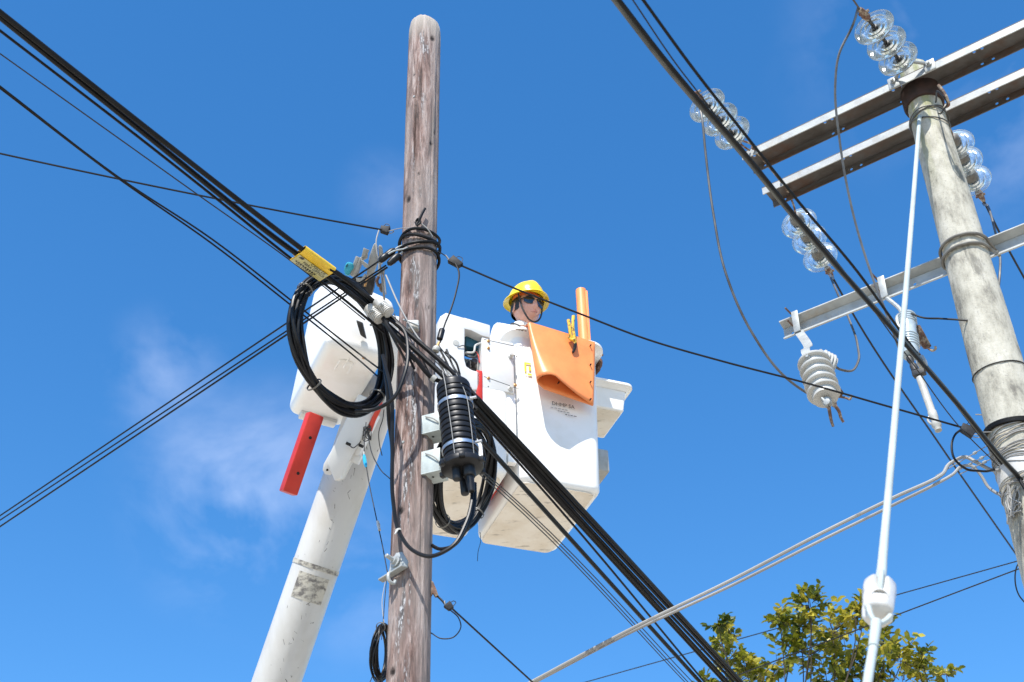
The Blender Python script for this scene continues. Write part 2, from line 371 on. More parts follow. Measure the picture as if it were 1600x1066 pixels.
def text_shape(s, fr, size, depth=.0012, w=1.0):
    cu = bpy.data.curves.new('lettering', 'FONT'); cu.body = s; cu.size = 1; cu.resolution_u = 2; cu.align_x = 'LEFT'
    o = bpy.data.objects.new('lettering', cu); COL.objects.link(o)
    dg = bpy.context.evaluated_depsgraph_get(); me = bpy.data.meshes.new_from_object(o.evaluated_get(dg))
    V_ = [fr(v.co.x*size*w, v.co.y*size, depth) for v in me.vertices]; F_ = [list(p.vertices) for p in me.polygons]
    bpy.data.objects.remove(o); bpy.data.curves.remove(cu); bpy.data.meshes.remove(me); return V_, F_
def plate(fr, x0, x1, w, t, holes, hs=.009):
    """flat plate from x0..x1 and 0..w with round holes at (x, y)"""
    holes = sorted(holes); xs_ = [x0]; cells = []
    V_ = []; F_ = []
    def vv(x, y, z): V_.append(fr(x, y, z)); return len(V_)-1
    def solid(a, b, c, d):
        i = [vv(x, y, z) for z in (0, t) for x, y in ((a, c), (b, c), (b, d), (a, d))]
        F_.extend([[i[3], i[2], i[1], i[0]], [i[4], i[5], i[6], i[7]], [i[0], i[1], i[5], i[4]], [i[2], i[3], i[7], i[6]], [i[1], i[2], i[6], i[5]], [i[3], i[0], i[4], i[7]]])
    last = x0
    for hx, hy in holes:
        s = hs*1.7
        if hx-s > last+1e-5: solid(last, hx-s, 0, w)
        solid(hx-s, hx+s, 0, hy-s); solid(hx-s, hx+s, hy+s, w)
        K = 16; ring = []; sq = []
        for z in (0, t):
            ring.append([vv(hx+math.cos(2*math.pi*k/K)*hs, hy+math.sin(2*math.pi*k/K)*hs, z) for k in range(K)])
            q = []
            for k in range(K):
                c, sn = math.cos(2*math.pi*k/K), math.sin(2*math.pi*k/K); mm = max(abs(c), abs(sn))
                q.append(vv(hx+c/mm*s, hy+sn/mm*s, z))
            sq.append(q)
        for k in range(K):
            j = (k+1) % K
            F_.append([ring[0][k], ring[0][j], sq[0][j], sq[0][k]]); F_.append([ring[1][k], sq[1][k], sq[1][j], ring[1][j]])
            F_.append([ring[0][j], ring[0][k], ring[1][k], ring[1][j]])
        last = hx+s
    solid(last, x1, 0, w)
    return V_, F_

# ------------------------------------------------------------------ ground, road, kerb
def struct(name, shapes, m): o = obj(name, shapes, m); o['kind'] = 'structure'; return o
W = Fr((0, 0, 0), (1, 0, 0), (0, 1, 0), (0, 0, 1))
gr = struct('ground', ([Vector((-900, -900, 0)), Vector((900, -900, 0)), Vector((900, 900, 0)), Vector((-900, 900, 0))], [[0, 1, 2, 3]]), ground_m)
struct('road', ([Vector((-300, -9.6, .004)), Vector((300, -9.6, .004)), Vector((300, -3.2, .004)), Vector((-300, -3.2, .004))], [[0, 1, 2, 3]]), asphalt)
struct('kerb', box(W, -300, 300, -3.18, -3.02, 0.001, .13, .015), kerb_m)

# ------------------------------------------------------------------ wooden pole
WX, WY, WR = -.4965, 5.9, .0965
WTOP = PY(664, 34, 5.9).z
def wpole():
    n = 88; zs = [0, .5, 1, 1.5, 2, 2.5, 3, 3.4] + [3.6+i*.0125 for i in range(int((WTOP-.11-3.6)/.0125))]
    V_ = []; knots = []; attr = []
    KN = []
    for px, py, s in ((676, 60, .012), (637, 311, .012), (648, 118, .006), (674, 224, .007), (684, 205, .006), (629, 800, .010), (613, 1050, .011), (655, 275, .005), (688, 205, .005), (635, 495, .006), (670, 480, .004), (627, 700, .006)):
        q = PY(px, py, WY-WR*.8); KN.append((math.atan2(q.y-WY, max(-WR, min(WR, (q.x-WX)))), q.z, s))
    def ring(z, sc):
        for k in range(n):
            a = 2*math.pi*k/n; r = WR*(1.03-.03*z/8.6) * sc
            g = noise.noise((math.cos(a)*5, math.sin(a)*5, z*.7))*.005 + noise.noise((math.cos(a)*14, math.sin(a)*14, z*1.6+9))*.002 + noise.noise((math.cos(a)*2, math.sin(a)*2, z*1.1+30))*.004
            ck = noise.noise((math.cos(a)*9+3, math.sin(a)*9, z*.6+50))
            if ck > .36: g -= (ck-.36)*.03
            kd = 0
            for ka, kz, ks in KN:
                da = (a-ka+math.pi) % (2*math.pi)-math.pi; d = math.hypot(da*WR/ks, (z-kz)/(ks*1.5))
                if d < 1.6: kd = max(kd, min(1, (1.6-d)/.7)); g -= .008*max(0, 1-d/1.6)
            V_.append(Vector((WX+math.cos(a)*(r+g), WY+math.sin(a)*(r+g), z))); attr.append(kd)
    for z in zs: ring(z, 1)
    z0 = zs[-1]
    for t, s in ((.3, .99), (.55, .95), (.75, .86), (.9, .7), (.97, .5), (1.0, .25)):
        i0 = len(V_); ring(z0+(WTOP-z0)*t, s)
        for v in V_[i0:]: v.z += -.22*(v.x-WX+.02)*t + noise.noise(v*30)*.008*t
    m = len(V_)//n; F_ = []
    for i in range(m-1):
        for k in range(n): F_.append([i*n+k, i*n+(k+1) % n, (i+1)*n+(k+1) % n, (i+1)*n+k])
    F_ += [list(range(n-1, -1, -1)), [(m-1)*n+k for k in range(n)]]
    return V_, F_, attr
pv, pf, pa = wpole()
pole = thing('utility_pole', 'weathered brown wooden utility pole with rounded bare top', 'utility pole', (WX, WY, 0))
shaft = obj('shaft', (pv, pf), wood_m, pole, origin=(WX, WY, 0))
kat = shaft.data.attributes.new('knot', 'FLOAT', 'POINT'); kat.data.foreach_set('value', pa)
for px, py in ((655, 274), (641, 654), (647, 150), (630, 690)):
    c = PY(px, py, WY-WR*.97); obj('nail', lathe(c+Vector((0, .006, 0)), (c-Vector((WX, WY, c.z))), [(.003, -.02), (.003, .0), (.008, .001), (.006, .005)], 10), galv, pole)
# bolted guy plate on the pole
def onpole(px, py, off=.0):
    # front surface of the pole at a pixel
    d = ray(px, py); o = CAM; r = WR+off
    ax, ay = o.x-WX, o.y-WY; A = d.x*d.x+d.y*d.y; B = 2*(ax*d.x+ay*d.y); Cc = ax*ax+ay*ay-r*r; D = B*B-4*A*Cc
    t = (-B-math.sqrt(max(D, 0)))/(2*A); return o+d*t
gp = thing('guy_plate', 'galvanised angled guy plate bolted to the wooden pole front', 'bracket', onpole(622, 890, .005))
c = onpole(622, 888); nrm = Vector((c.x-WX, c.y-WY, 0)).normalized(); side = Vector((-nrm.y, nrm.x, 0)); up = Vector((0, 0, 1))
gf = Fr(c, side, nrm, up)
obj('plate', prism([gf(x, .006, z) for x, z in ((-.05, -.035), (.06, -.02), (.065, .01), (.03, .07), (-.005, .075), (-.03, .04))], nrm*.008, .002), galv, gp)
obj('flange', prism([gf(-.075, .012, -.05), gf(-.075, .05, -.052), gf(.055, .05, -.02), gf(.065, .012, -.015)], (0, 0, -.008), .002), galv, gp)
obj('bolt', [lathe(gf(-.005, .012, .03), nrm+Vector((-.25, 0, .2)), [(.03, 0), (.03, .006), (.02, .007), (.018, .02), (.01, .021), (.01, .06), (.008, .062)], 12)], galv, gp)
obj('hook', tube([gf(-.012, .03, -.03), gf(-.012, .055, -.05), gf(-.008, .05, -.085), gf(.002, .03, -.09), gf(.006, .025, -.075)], .008, 8, 6), galv, gp)
# side hook on the right
hk = thing('side_bracket', 'rusty tan hook bracket on right side of wooden pole', 'bracket', PY(674, 925, WY))
obj('plate', prism([PY(x, y, WY-.01) for x, y in ((672, 905), (677, 909), (682, 921), (685, 930), (680, 932), (676, 926), (672, 934))], (0, .018, 0), .002), rust, hk)
obj('shackle', tube([PY(681, 929, WY), PY(686, 934, WY), PY(692, 940, WY), PY(695, 944, WY)], .005, 8, 4), wire_m, hk)

# ------------------------------------------------------------------ wedge clamps + service lines on the pole
wedge_m = mat('dark clamp casting', (.02, .02, .021), .6, c2=(.035, .035, .036), scale=(40, 40, 40), spec=.15)
def wedge(a, b, w_, h_, label, parent_m=wedge_m):
    a, b = Vector(a), Vector(b); x = (b-a).normalized(); y = x.cross(Vector((0, 0, 1))).normalized(); z = y.cross(x)*-1
    l = (b-a).length; t = thing('wedge_clamp', label, 'clamp', a, 'wedge clamps')
    fr = Fr(a, x, y, z)
    obj('body', prism([fr(0, -w_/2, -h_*.35), fr(l, -w_/2, -h_*.55), fr(l, -w_/2, h_*.55), fr(l*.1, -w_/2, h_*.4)], y*w_, .003), parent_m, t)
    obj('bail', tube([fr(l*.9, -w_*.3, h_*.3), fr(l*1.35, -w_*.25, h_*.05), fr(l*1.5, 0, -h_*.1), fr(l*1.35, w_*.25, 0), fr(l*.9, w_*.3, h_*.3)], .0025, 6, 5), grey_wire, t)
    obj('tail', tube([fr(l*.2, 0, -h_*.4), fr(l*.4, 0, -h_*1.0), fr(l*.75, 0, -h_*.9), fr(l*.8, 0, -h_*.5)], .002, 6, 6), wire_m, t)
    return t
# wraps
zr = [PY(650, py, WY-WR-.012).z for py in (358, 366, 376, 386)]
rings = []
for i, z in enumerate(zr):
    pts = []
    for k in range(49):
        a = 2*math.pi*k/48*1.0; rr = WR+.014+.004*math.sin(3*a+i); pts.append((WX+math.cos(a)*rr, WY+math.sin(a)*rr, z+.012*math.sin(a*2+i)+.035*math.cos(a)*(-1)**i*.4))
    rings.append(tube(pts, .0085, 8, 1, smooth=False))
wr = thing('cable_wrap', 'loops of black cable tied round the wooden pole', 'cable', (WX, WY, zr[-1]))
for s in rings: obj('loop', s, cable_m, wr)
obj('tail', tube([onpole(653, 352, .02), onpole(655, 345, .03), onpole(659, 335, .035), onpole(664, 326, .03)], .008, 8, 5), cable_m, wr)
obj('knot', tube([onpole(650, 346, .02), onpole(653, 342, .03), onpole(657, 347, .03), onpole(652, 352, .025), onpole(649, 347, .02)], .006, 8, 5), cable_m, wr)
obj('tie_wire', tube([onpole(656, 348, .022), onpole(668, 358, .022), onpole(676, 370, .02)], .004, 8, 5), grey_wire, wr)
# left service line
a0 = PY(607, 361, 5.86); a1 = PZ(0, 240, a0.z+.05)
cable(span(a0, a1, .015, 24, 0, 6), .0055, 'thin black service line running left from wedge clamp under the pole wrap', n=6)
wedge(PY(594, 358, 5.86), PY(608, 361, 5.86), .03, .045, 'dark wedge clamp left of the pole beside cable wrap')
cable([PY(592, 360, 5.84), PY(588, 375, 5.84), PY(589, 395, 5.85), PY(594, 415, 5.88), PY(600, 435, 5.92), PY(603, 460, 5.95)], .004, 'thin drop wire hanging from left wedge clamp to grey clamp plates', grey_wire, n=6)
# tie to pole
cable([PY(611, 360, 5.86), PY(625, 357, 5.84), onpole(645, 357, .016)], .0025, 'short tie wire between left wedge clamp and pole wrap', grey_wire, n=6)
# three low left lines
grp = 'lines running down to the left'
e0 = PY(618, 402, 5.84); e1 = PY(608, 392, 5.82); e2 = PY(620, 390, 5.82)
for st, py, r_, lab in ((PY(597, 405, 5.82), 806, .0052, 'thin black line, uppermost of three sloping down left from the pole'), (PY(603, 415, 5.84), 813, .0048, 'thin black line, middle of three sloping down left from the pole'), (PY(605, 418, 5.84), 823, .0058, 'black line, lowest of three sloping down left from the pole')):
    cable(span(st, PZ(0, py, st.z-.05), .0, 24, 0, 14), r_, lab, n=6)
for i, (a, b) in enumerate((((598, 404), (617, 390)), ((606, 414), (624, 398)), ((592, 409), (606, 398)))):
    dd = thing('dead_end_clamp', 'black dead end clamp on the %s of three left sloping lines' % ('uppermost', 'lowest', 'middle')[i], 'clamp', PY(*a, 5.83), 'dead end clamps')
    A_, B_ = PY(*a, 5.83-.01*i), PY(*b, 5.83-.01*i); ax_ = B_-A_
    obj('body', lathe(A_, ax_, [(.004, 0), (.016, .01), (.02, ax_.length*.4), (.02, ax_.length*.8), (.012, ax_.length)], 10), black_p, dd)
    obj('bail', tube([B_, B_+ax_*.25, onpole(638, 382+3*i, .01)], .005, 8, 4), galv, dd)
cable([PY(603, 430, 5.8), PY(625, 480, 5.76), PY(655, 530, 5.73), PY(690, 570, 5.71), PY(722, 605, 5.68), PY(738, 625, 5.66)], .0045, 'bare grey strand slanting across the pole front', grey_wire, n=6)

# right service line to the concrete pole
b0 = PY(718, 414, 5.9); b1 = PY(1503, 668, 6.1)
pts = [b0, PY(800, 449, 5.92), PY(905, 490, 5.95), PY(1010, 530, 5.98), PY(1130, 565, 6.01), PY(1250, 596, 6.04), PY(1380, 633, 6.07), b1]
cable(pts, .0055, 'thin black service line spanning from wooden pole to concrete pole', n=6)
wedge(PY(721, 416, 5.9), PY(704, 405, 5.9), .03, .045, 'grey wedge clamp just right of the wooden pole')
cable([PY(698, 401, 5.9), PY(690, 396, 5.9), onpole(681, 390, .014)], .003, 'short tie wire from right wedge clamp to the pole wrap', wire_m, n=6)
cable([PY(712, 412, 5.88), PY(717, 425, 5.86), PY(713, 455, 5.84), PY(704, 485, 5.82), PY(694, 510, 5.80), PY(688, 535, 5.79)], .005, 'dark drop cable looping down from the right wedge clamp', n=6)
# lower right drop
c0 = PY(704, 949, 5.9); c1 = PZ(832, 1066, c0.z-.02)
cable(span(c0, c1, 0, 12, 0, 16), .0045, 'thin black line leaving the side bracket down to the right', n=6)
wedge(PY(706, 952, 5.9), PY(698, 944, 5.9), .024, .036, 'small dark wedge clamp below the side bracket')
cable([PY(703, 953, 5.9), PY(716, 965, 5.9), PY(720, 980, 5.9), PY(708, 996, 5.9), PY(690, 998, 5.9), PY(675, 990, 5.92), PY(668, 986, 5.98)], .003, 'small loop of thin cable at the right of the pole foot', n=6)

# ------------------------------------------------------------------ main cables: from overhead left, past the pole, down to the right
ZB = PY(700, 578, 5.74).z
def leftz(px): return 5.98 + (650-px)/650*.42
def leftpt(px, py): return PZ(px, py, leftz(px))
def ext(p, q, d): return Vector(p) + (Vector(p)-Vector(q)).normalized()*d
tag_pts = []
def overhead(pxs, r, label, group=None, m=None):
    p = [leftpt(*q) if not isinstance(q, Vector) else q for q in pxs]
    p = [ext(p[0], p[1], 9)] + p
    return cable(p, r, label, m, group, per=8)
TWO = 'pair of thick overhead cables'
overhead([(0, 19), (230, 201), (440, 365), (474, 391), (540, 436), PY(590, 477, 5.66), PY(640, 522, 5.68), PY(700, 575, 5.70), PY(748, 625, 5.74)], .0125, 'thick black overhead cable, upper of the pair entering the yellow tag', TWO)
overhead([(0, 27), (225, 208), (430, 372), (468, 400), (530, 446), PY(580, 486, 5.68), PY(632, 532, 5.70), PY(690, 585, 5.72), PY(745, 640, 5.75)], .0135, 'thick black overhead cable, lower of the pair entering the yellow tag', TWO)
overhead([(0, 48), (230, 225), (330, 304), (456, 405), (540, 470), PY(600, 520, 5.74)], .0065, 'medium black overhead cable running just below the thick pair')
overhead([(0, 84), (300, 298), (456, 409), PY(570, 500, 5.74)], .0032, 'very thin overhead line below the medium cable', m=wire_m)
overhead([(0, 135), (185, 277), (330, 373), (458, 472), (560, 552), PY(600, 582, 5.86)], .0045, 'thin overhead line, upper of two diverging behind the big coil')
overhead([(0, 138), (185, 279), (330, 380), (457, 479), (560, 562), PY(592, 590, 5.86)], .0045, 'thin overhead line, lower of two diverging behind the big coil')
# the bundle to the right
def bundle(s, mid, e, r, label, group=None, z=5.42, m=None):
    p0 = PY(*s, 5.74); p2 = PZ(*e, z); p1 = None
    if mid:
        # depth of the middle pixel taken at its share of the way in plan
        t = (mid[1]-s[1])/(e[1]-s[1]); zz = p0.z + (z-p0.z)*t**.7; p1 = PZ(*mid, zz)
    pts = [p0] + ([p1] if p1 else [p0.lerp(p2, .5)]) + [p2, p2 + (p2-(p1 or p0)).normalized()*18]
    return cable(pts, r, label, m, group, per=8)
BG = 'black cables of the bundle crossing the bucket'
lab = 'black cable in the tight bundle slanting down in front of the white bucket'
bundle((746, 622), (820, 700), (1159, 1066), .0115, 'topmost black cable of the tight bundle slanting in front of the bucket', BG)
bundle((742, 624), (820, 708), (1153, 1066), .0105, 'second from top black cable of the tight bundle slanting in front of the bucket', BG)
bundle((738, 622), (820, 714), (1146, 1066), .0085, 'third from top black cable of the tight bundle slanting in front of the bucket', BG)
bundle((736, 628), (820, 721), (1137, 1066), .0115, 'second lowest black cable of the tight bundle slanting in front of the bucket', BG)
bundle((732, 630), (820, 727), (1131, 1066), .008, 'lowest black cable of the tight bundle slanting in front of the bucket', BG)
bundle((726, 630), (820, 734), (1101, 1066), .0065, 'thin black cable sagging below the tight bundle')
bundle((735, 668), (820, 763), (1094, 1066), .0125, 'thick black cable running alone below the bundle')
bundle((748, 730), (820, 794), (1082, 1066), .003, 'hair thin line under the bundle, uppermost of three', m=wire_m)
bundle((748, 734), (820, 799), (1075, 1066), .003, 'hair thin line under the bundle, middle of three', m=wire_m)
bundle((746, 738), (820, 805), (1070, 1066), .003, 'hair thin line under the bundle, lowest of three', m=wire_m)
# cables crossing the pole towards the closure
cable([PY(590, 480, 5.66), PY(612, 520, 5.64), PY(650, 562, 5.70), PY(678, 592, 5.74), PY(700, 598, 5.76), PY(712, 590, 5.78)], .0115, 'black cable crossing the pole into the splice closure top')
cable([PY(600, 495, 5.68), PY(628, 513, 5.66), PY(637, 545, 5.62), PY(632, 585, 5.60), PY(612, 625, 5.62), PY(585, 640, 5.66), PY(555, 643, 5.68)], .0095, 'glossy loop of cable leaving the big coil across the pole edge', cable_new)
cable([PY(598, 555, 5.66), PY(612, 620, 5.66), PY(613, 700, 5.70), PY(614, 780, 5.72), PY(624, 832, 5.72), PY(645, 860, 5.70), PY(675, 869, 5.66), PY(705, 855, 5.64), PY(727, 820, 5.66), PY(737, 785, 5.69), PY(738, 755, 5.72)], .0095, 'long black cable down the pole left edge and up into the closure', cable_new)
cable([PY(600, 560, 5.7), PY(606, 620, 5.72), PY(608, 660, 5.78), PY(612, 690, 5.86), PY(614, 740, 5.92)], .010, 'short black cable tucked behind the pole left edge', cable_new)
cable([PY(668, 846, 5.98), PY(676, 853, 5.9), PY(692, 858, 5.8), PY(712, 850, 5.72), PY(730, 825, 5.70), PY(741, 790, 5.71), PY(742, 755, 5.72)], .009, 'black cable from behind the pole curving up into the closure', cable_new)
tw = thing('cable_tie', 'white cable tie on the cable low on the pole', 'cable tie', PY(624, 832, 5.72))
obj('band', lathe(PY(622, 829, 5.72), (.35, .05, -1), [(.0135, -.004), (.0155, -.004), (.0155, .005), (.0135, .005)], 12, True), cream, tw)
obj('tail', tube([PY(621, 829, 5.70), PY(618, 833, 5.69), PY(617, 835, 5.69)], .004, 6, 4), cream, tw)
ct = thing('cable_tie', 'grey tie gathering cables at right edge of the pole above the closure', 'cable tie', PY(678, 592, 5.73))
obj('band', lathe(PY(678, 592, 5.735), (.7, .2, -.6), [(.013, -.012), (.018, -.012), (.018, .012), (.013, .012)], 12, True), grey_pl, ct)
# messy thin leads around
random.seed(3)
for i in range(9):
    x, y = random.uniform(668, 705), random.uniform(535, 560); x2, y2 = x+random.uniform(15, 40), y+random.uniform(35, 65)
    cable([PY(x, y, 5.80), PY((x+x2)/2+random.uniform(-8, 8), (y+y2)/2, 5.78), PY(x2, y2, 5.79)], .0032 if i % 2 else .0055, 'short lead in the tangle between pole and splice closure', random.choice([wire_m, cable_m, grey_wire]), 'tangled leads', n=6, per=5)
for i in range(7):
    x, y = random.uniform(596, 618), random.uniform(490, 520); x2, y2 = x+random.uniform(18, 40), y+random.uniform(20, 60)
    cable([PY(x, y, 5.74), PY((x+x2)/2+random.uniform(-6, 6), (y+y2)/2+random.uniform(-6, 6), 5.70), PY(x2, y2, 5.76)], .003 if i % 2 else .0065, 'short lead in the tangle between white clamps and pole', random.choice([wire_m, cable_m]), 'tangled leads by the white clamps', n=6, per=5)
cable([onpole(650, 533, .006), onpole(660, 560, .006), onpole(672, 585, .006)], .003, 'thin dark wire lying on the pole face', wire_m, n=6)
# white ribbed clamps
for i, (x, y, Yc) in enumerate(((597, 478, 5.63), (583, 488, 5.65))):
    t = thing('ribbed_clamp', 'white ribbed plastic clamp gripping %s thick overhead cable' % ('the upper' if i == 0 else 'the lower'), 'clamp', PY(x, y, Yc), 'ribbed clamps')
    A_ = PY(x-8, y-7, Yc); ax_ = PY(x+12, y+12, Yc)-A_; l = ax_.length
    prof = [(.012, 0), (.03, .002), (.032, l*.3)]
    for k in range(6): z = l*(.34+.1*k); prof += [(.032, z), (.032, z+l*.05), (.026, z+l*.055), (.026, z+l*.095)]
    prof += [(.030, l*.97), (.012, l)]
    obj('body', lathe(A_, ax_, prof, 14), cream, t)
    obj('bolt', lathe(A_+ax_*.45+Vector((-.0, -.03, -.012)), (-.3, -1, -.2), [(.009, 0), (.009, .01), (.004, .011), (.004, .022)], 8), galv, t)
pv_ = thing('terminal_block', 'pale grey terminal block fixed on the pole face among cables', 'bracket', onpole(645, 515))
fr = Fr(onpole(646, 512, .0), (1, 0, 0), (0, -1, 0), (0, 0, 1))
obj('block', box(fr, -.035, .03, -.015, .03, -.03, .03, .008), grey_pl, pv_)
obj('bolt', tube([fr(-.05, .035, .025), fr(-.01, .045, 0), fr(.03, .04, -.02)], .006, 8, 3), galv, pv_)
# brass fitting on drop
t = thing('drop_fitting', 'small grey drop fitting with brass neck beside the pole', 'fitting', PY(684, 540, 5.79))
obj('cap', lathe(PY(682, 545, 5.79), (.3, 0, 1), [(.006, -.02), (.018, -.018), (.02, -.008), (.02, .004), (.014, .012)], 12), grey_pl, t)
obj('neck', lathe(PY(684, 540, 5.79), (.3, 0, 1), [(.009, -.008), (.009, .006), (.007, .007), (.007, .022)], 10), brass, t)
obj('sleeve', lathe(PY(687, 530, 5.79), (.2, 0, 1), [(.016, -.0), (.016, .06), (.012, .065)], 12), black_p, t)

# yellow tag
tg = thing('cable_tag', 'yellow plastic fibre optic warning tag folded over the thick cables', 'tag', leftpt(468, 396))
A_, B_ = leftpt(474, 389), leftpt(521, 423)
axd = (B_-A_).normalized(); l = (B_-A_).length
dn = (leftpt(456, 418)-leftpt(473, 392)); dn = (dn-axd*dn.dot(axd)); dn.normalize(); hgt = .105
nn = axd.cross(dn); nn = nn if nn.y < 0 else -nn
tf = Fr(A_, axd, dn, nn)
sec = [(hgt, .016), (.02, .018)] + [(-.0-.021*math.sin(a), .018*math.cos(a)) for a in [math.pi*k/8 for k in range(9)]] + [(.02, -.018), (hgt*.9, -.014)]
sec2 = [(a, b-.0025 if i < 2 else b*.86) for i, (a, b) in enumerate(sec)]
ringA = []
for x in (0, l):
    ringA.append([tf(x, a, b) for a, b in sec] + [tf(x, a, b) for a, b in reversed(sec2)])
obj('sleeve', loft(ringA), yellow_t, tg)
obj('panel', prism([tf(.004, .026, .0215), tf(l-.004, .026, .0215), tf(l-.004, hgt-.003, .0195), tf(.004, hgt-.003, .0195)], nn*.001), tag_face, tg)
xl = Fr(tf(.03, .05, .0225), axd, -dn, nn)
for s, ox, oy, sz in (('CABLE DE', .05, .010, .026), ('FIBRA OPTICA', .018, -.013, .026), ('NO CORTAR', .0, -.050, .023)):
    obj('lettering', text_shape(s, Fr(xl(ox, oy, 0), axd, -dn, nn), sz, .0008, .78), print_m, tg)
for k in range(9): obj('small_print', prism([xl(-.012+.014*k, -.032, .0008), xl(-.003+.014*k, -.032, .0008), xl(-.003+.014*k, -.022, .0008), xl(-.012+.014*k, -.022, .0008)], nn*.0003), dark_metal, tg)
obj('printed_mark', prism([xl(-.018, .006, .0005), xl(.004, .006, .0005), xl(.008, .022, .0005), xl(-.010, .022, .0005)], nn*.0006), print_m, tg)

# ------------------------------------------------------------------ coils
def coil(name, label, ctr, e1, e2, R, rr, strands, sr, m, ties, seed=1, squash=1, tie_m=None):
    random.seed(seed); ctr, e1, e2 = Vector(ctr), Vector(e1).normalized(), Vector(e2).normalized(); e3 = e1.cross(e2).normalized()
    t = thing(name, label, 'cable coil', ctr - Vector((0, 0, R)))
    for s in range(strands):
        ang = random.uniform(0, 6.28); q = rr*math.sqrt(random.uniform(.02, 1)); ph = random.uniform(0, 6.28); ph2 = random.uniform(0, 6.28); pts = []
        for k in range(72):
            a = 2*math.pi*k/72; an = ang+1.2*math.sin(a+ph)+.5*math.sin(2*a+ph2)
            # bunched at the ties, looser between them
            lo = min(abs((a-tt+math.pi) % (2*math.pi)-math.pi) for tt in ties) if ties else 1
            k_ = .74+.26*min(1, lo/.6); dr = q*k_*math.cos(an); dz = q*k_*math.sin(an)
            pts.append(ctr + (e1*math.cos(a)+e2*math.sin(a)*squash)*(R+dr) + e3*dz)
        obj('turn', tube(pts, sr, 7, 1, True), m, t)
    for tt in ties:
        c = ctr + (e1*math.cos(tt)+e2*math.sin(tt)*squash)*R; tan = (-e1*math.sin(tt)+e2*math.cos(tt)*squash)
        obj('tie', lathe(c, tan, [(rr*.80+sr, -.004), (rr*.80+sr+.003, -.004), (rr*.80+sr+.003, .004), (rr*.80+sr, .004)], 16, True), tie_m or ubolt_m, t)
    return t
def campt(right, down, depth): return _R*right - _U*down + _F*depth
maj = campt(.30, .954, 0).normalized(); mnr = campt(.954*.53, -.30*.53, .848).normalized()
coil('cable_coil', 'large coil of black cable hanging left of the pole', PR(534, 537, 7.12), maj, mnr,   .335, .037, 18, .0088, cable_new, (.45, 1.75, 3.6, 5.2), 5)
maj2 = campt(-.12, .99, 0).normalized(); mnr2 = campt(.99*.5, .12*.5, .866).normalized()
coil('cable_coil', 'black cable coil hanging behind the ribbed splice closure', PR(724, 745, 7.32), maj2, mnr2,   .265, .036, 14, .0085, cable_new, (.75, 5.7), 8)
maj3 = campt(.03, 1, 0).normalized(); mnr3 = campt(.2, 0, .98).normalized()
coil('wire_coil', 'small coil of thin black wire low on the pole left side', PR(596, 1020, 6.55), maj3, mnr3, .115, .020, 20, .003, cable_new, (3.14,), 9)
cable([PY(604, 905, 5.9), PY(601, 940, 5.9), PY(598, 980, 5.92), PY(596, 1000, 5.92)], .002, 'thin wire hanging down to the small wire coil', wire_m, n=6)
cable([PY(601, 980, 5.9), PY(597, 940, 5.95), PY(604, 900, 6.0)], .002, 'second thin wire above the small wire coil', grey_wire, n=6)
cable([PY(578, 1066, 5.9), PY(586, 1052, 5.9), PY(594, 1058, 5.9), PY(602, 1049, 5.92)], .0022, 'loose end of wire beneath the small wire coil', wire_m, n=6)
# thin hanging leads by the boom
cable([PY(572, 660, 6.3), PY(569, 700, 6.3), PY(575, 745, 6.28), PY(586, 800, 6.2), PY(597, 850, 6.1), PY(606, 898, 5.98)], .0028, 'thin lead with blue splice hanging in front of the boom', wire_m, n=6)
t = thing('splice_sleeve', 'bright blue splice sleeve on the lead before the boom', 'splice', PY(571, 722, 6.29)); obj('sleeve', tube([PY(569, 711, 6.297), PY(569.5, 716, 6.297), PY(571, 725, 6.292), PY(572, 730, 6.29)], lambda s: .006+.004*math.sin(s*3.14), 8, 3), blue_w, t); obj('neck', tube([PY(568.7, 706, 6.298), PY(569, 711, 6.298)], .004, 8, 3), cream, t)
t = thing('splice_sleeve', 'white splice sleeve on the lead below the blue one', 'splice', PY(592, 824, 6.15)); obj('sleeve', tube([PY(590, 815, 6.16), PY(593, 829, 6.14)], .007, 8, 3), cream, t); obj('band', tube([PY(591, 819, 6.158), PY(591.6, 822, 6.155)], .0085, 8, 3), grey_pl, t)
cable([PY(575, 680, 6.3), PY(580, 705, 6.3), PY(592, 730, 6.25), PY(609, 748, 6.1)], .0028, 'thin black lead curving from boom wiring towards the pole', wire_m, n=6)
cable([PY(750, 832, 6.05), PY(751, 845, 6.05), PY(747, 862, 6.05), PY(746, 877, 6.05)], .0016, 'hair thin wire end dangling below the coil', wire_m, n=5)

# ------------------------------------------------------------------ splice closure
cb = PY(722, 727, 5.70); ctp = PY(707, 594, 5.70); ax_ = ctp-cb; H = ax_.length
sc = thing('splice_closure', 'black ribbed dome splice closure strapped to the pole', 'splice closure', cb)
prof = [(.05, 0), (.084, .0)]
z = .012
while z < H-.085:
    if .60*H < z < .66*H:
        for k in range(4): prof += [(.084, z), (.084, z+.004), (.080, z+.005), (.080, z+.008)]; z += .009
    else:
        prof += [(.0785, z), (.0785, z+.005), (.0845, z+.007), (.0855, z+.019), (.084, z+.028)]; z += .031
prof += [(.0785, z), (.0785, z+.004), (.084, z+.006), (.084, z+.03)]
for k in range(1, 8): a = math.pi/2*k/7; prof.append((.055+.029*math.cos(a), z+.03+(.03)*math.sin(a)))
prof.append((.0, z+.06))
obj('dome', lathe(cb, ax_, prof, 40), black_p, sc)
obj('base_ring', lathe(cb, ax_, [(.03, -.035), (.088, -.03), (.102, -.018), (.104, .0), (.098, .012), (.085, .016)], 40), black_p, sc)
bx_, by_, bz_ = basis(ax_)
right = Vector((1, 0, 0)); right = (right-bz_*right.dot(bz_)).normalized(); fwd = bz_.cross(right); fwd = fwd if fwd.y < 0 else -fwd
cf = Fr(cb, right, fwd, bz_)
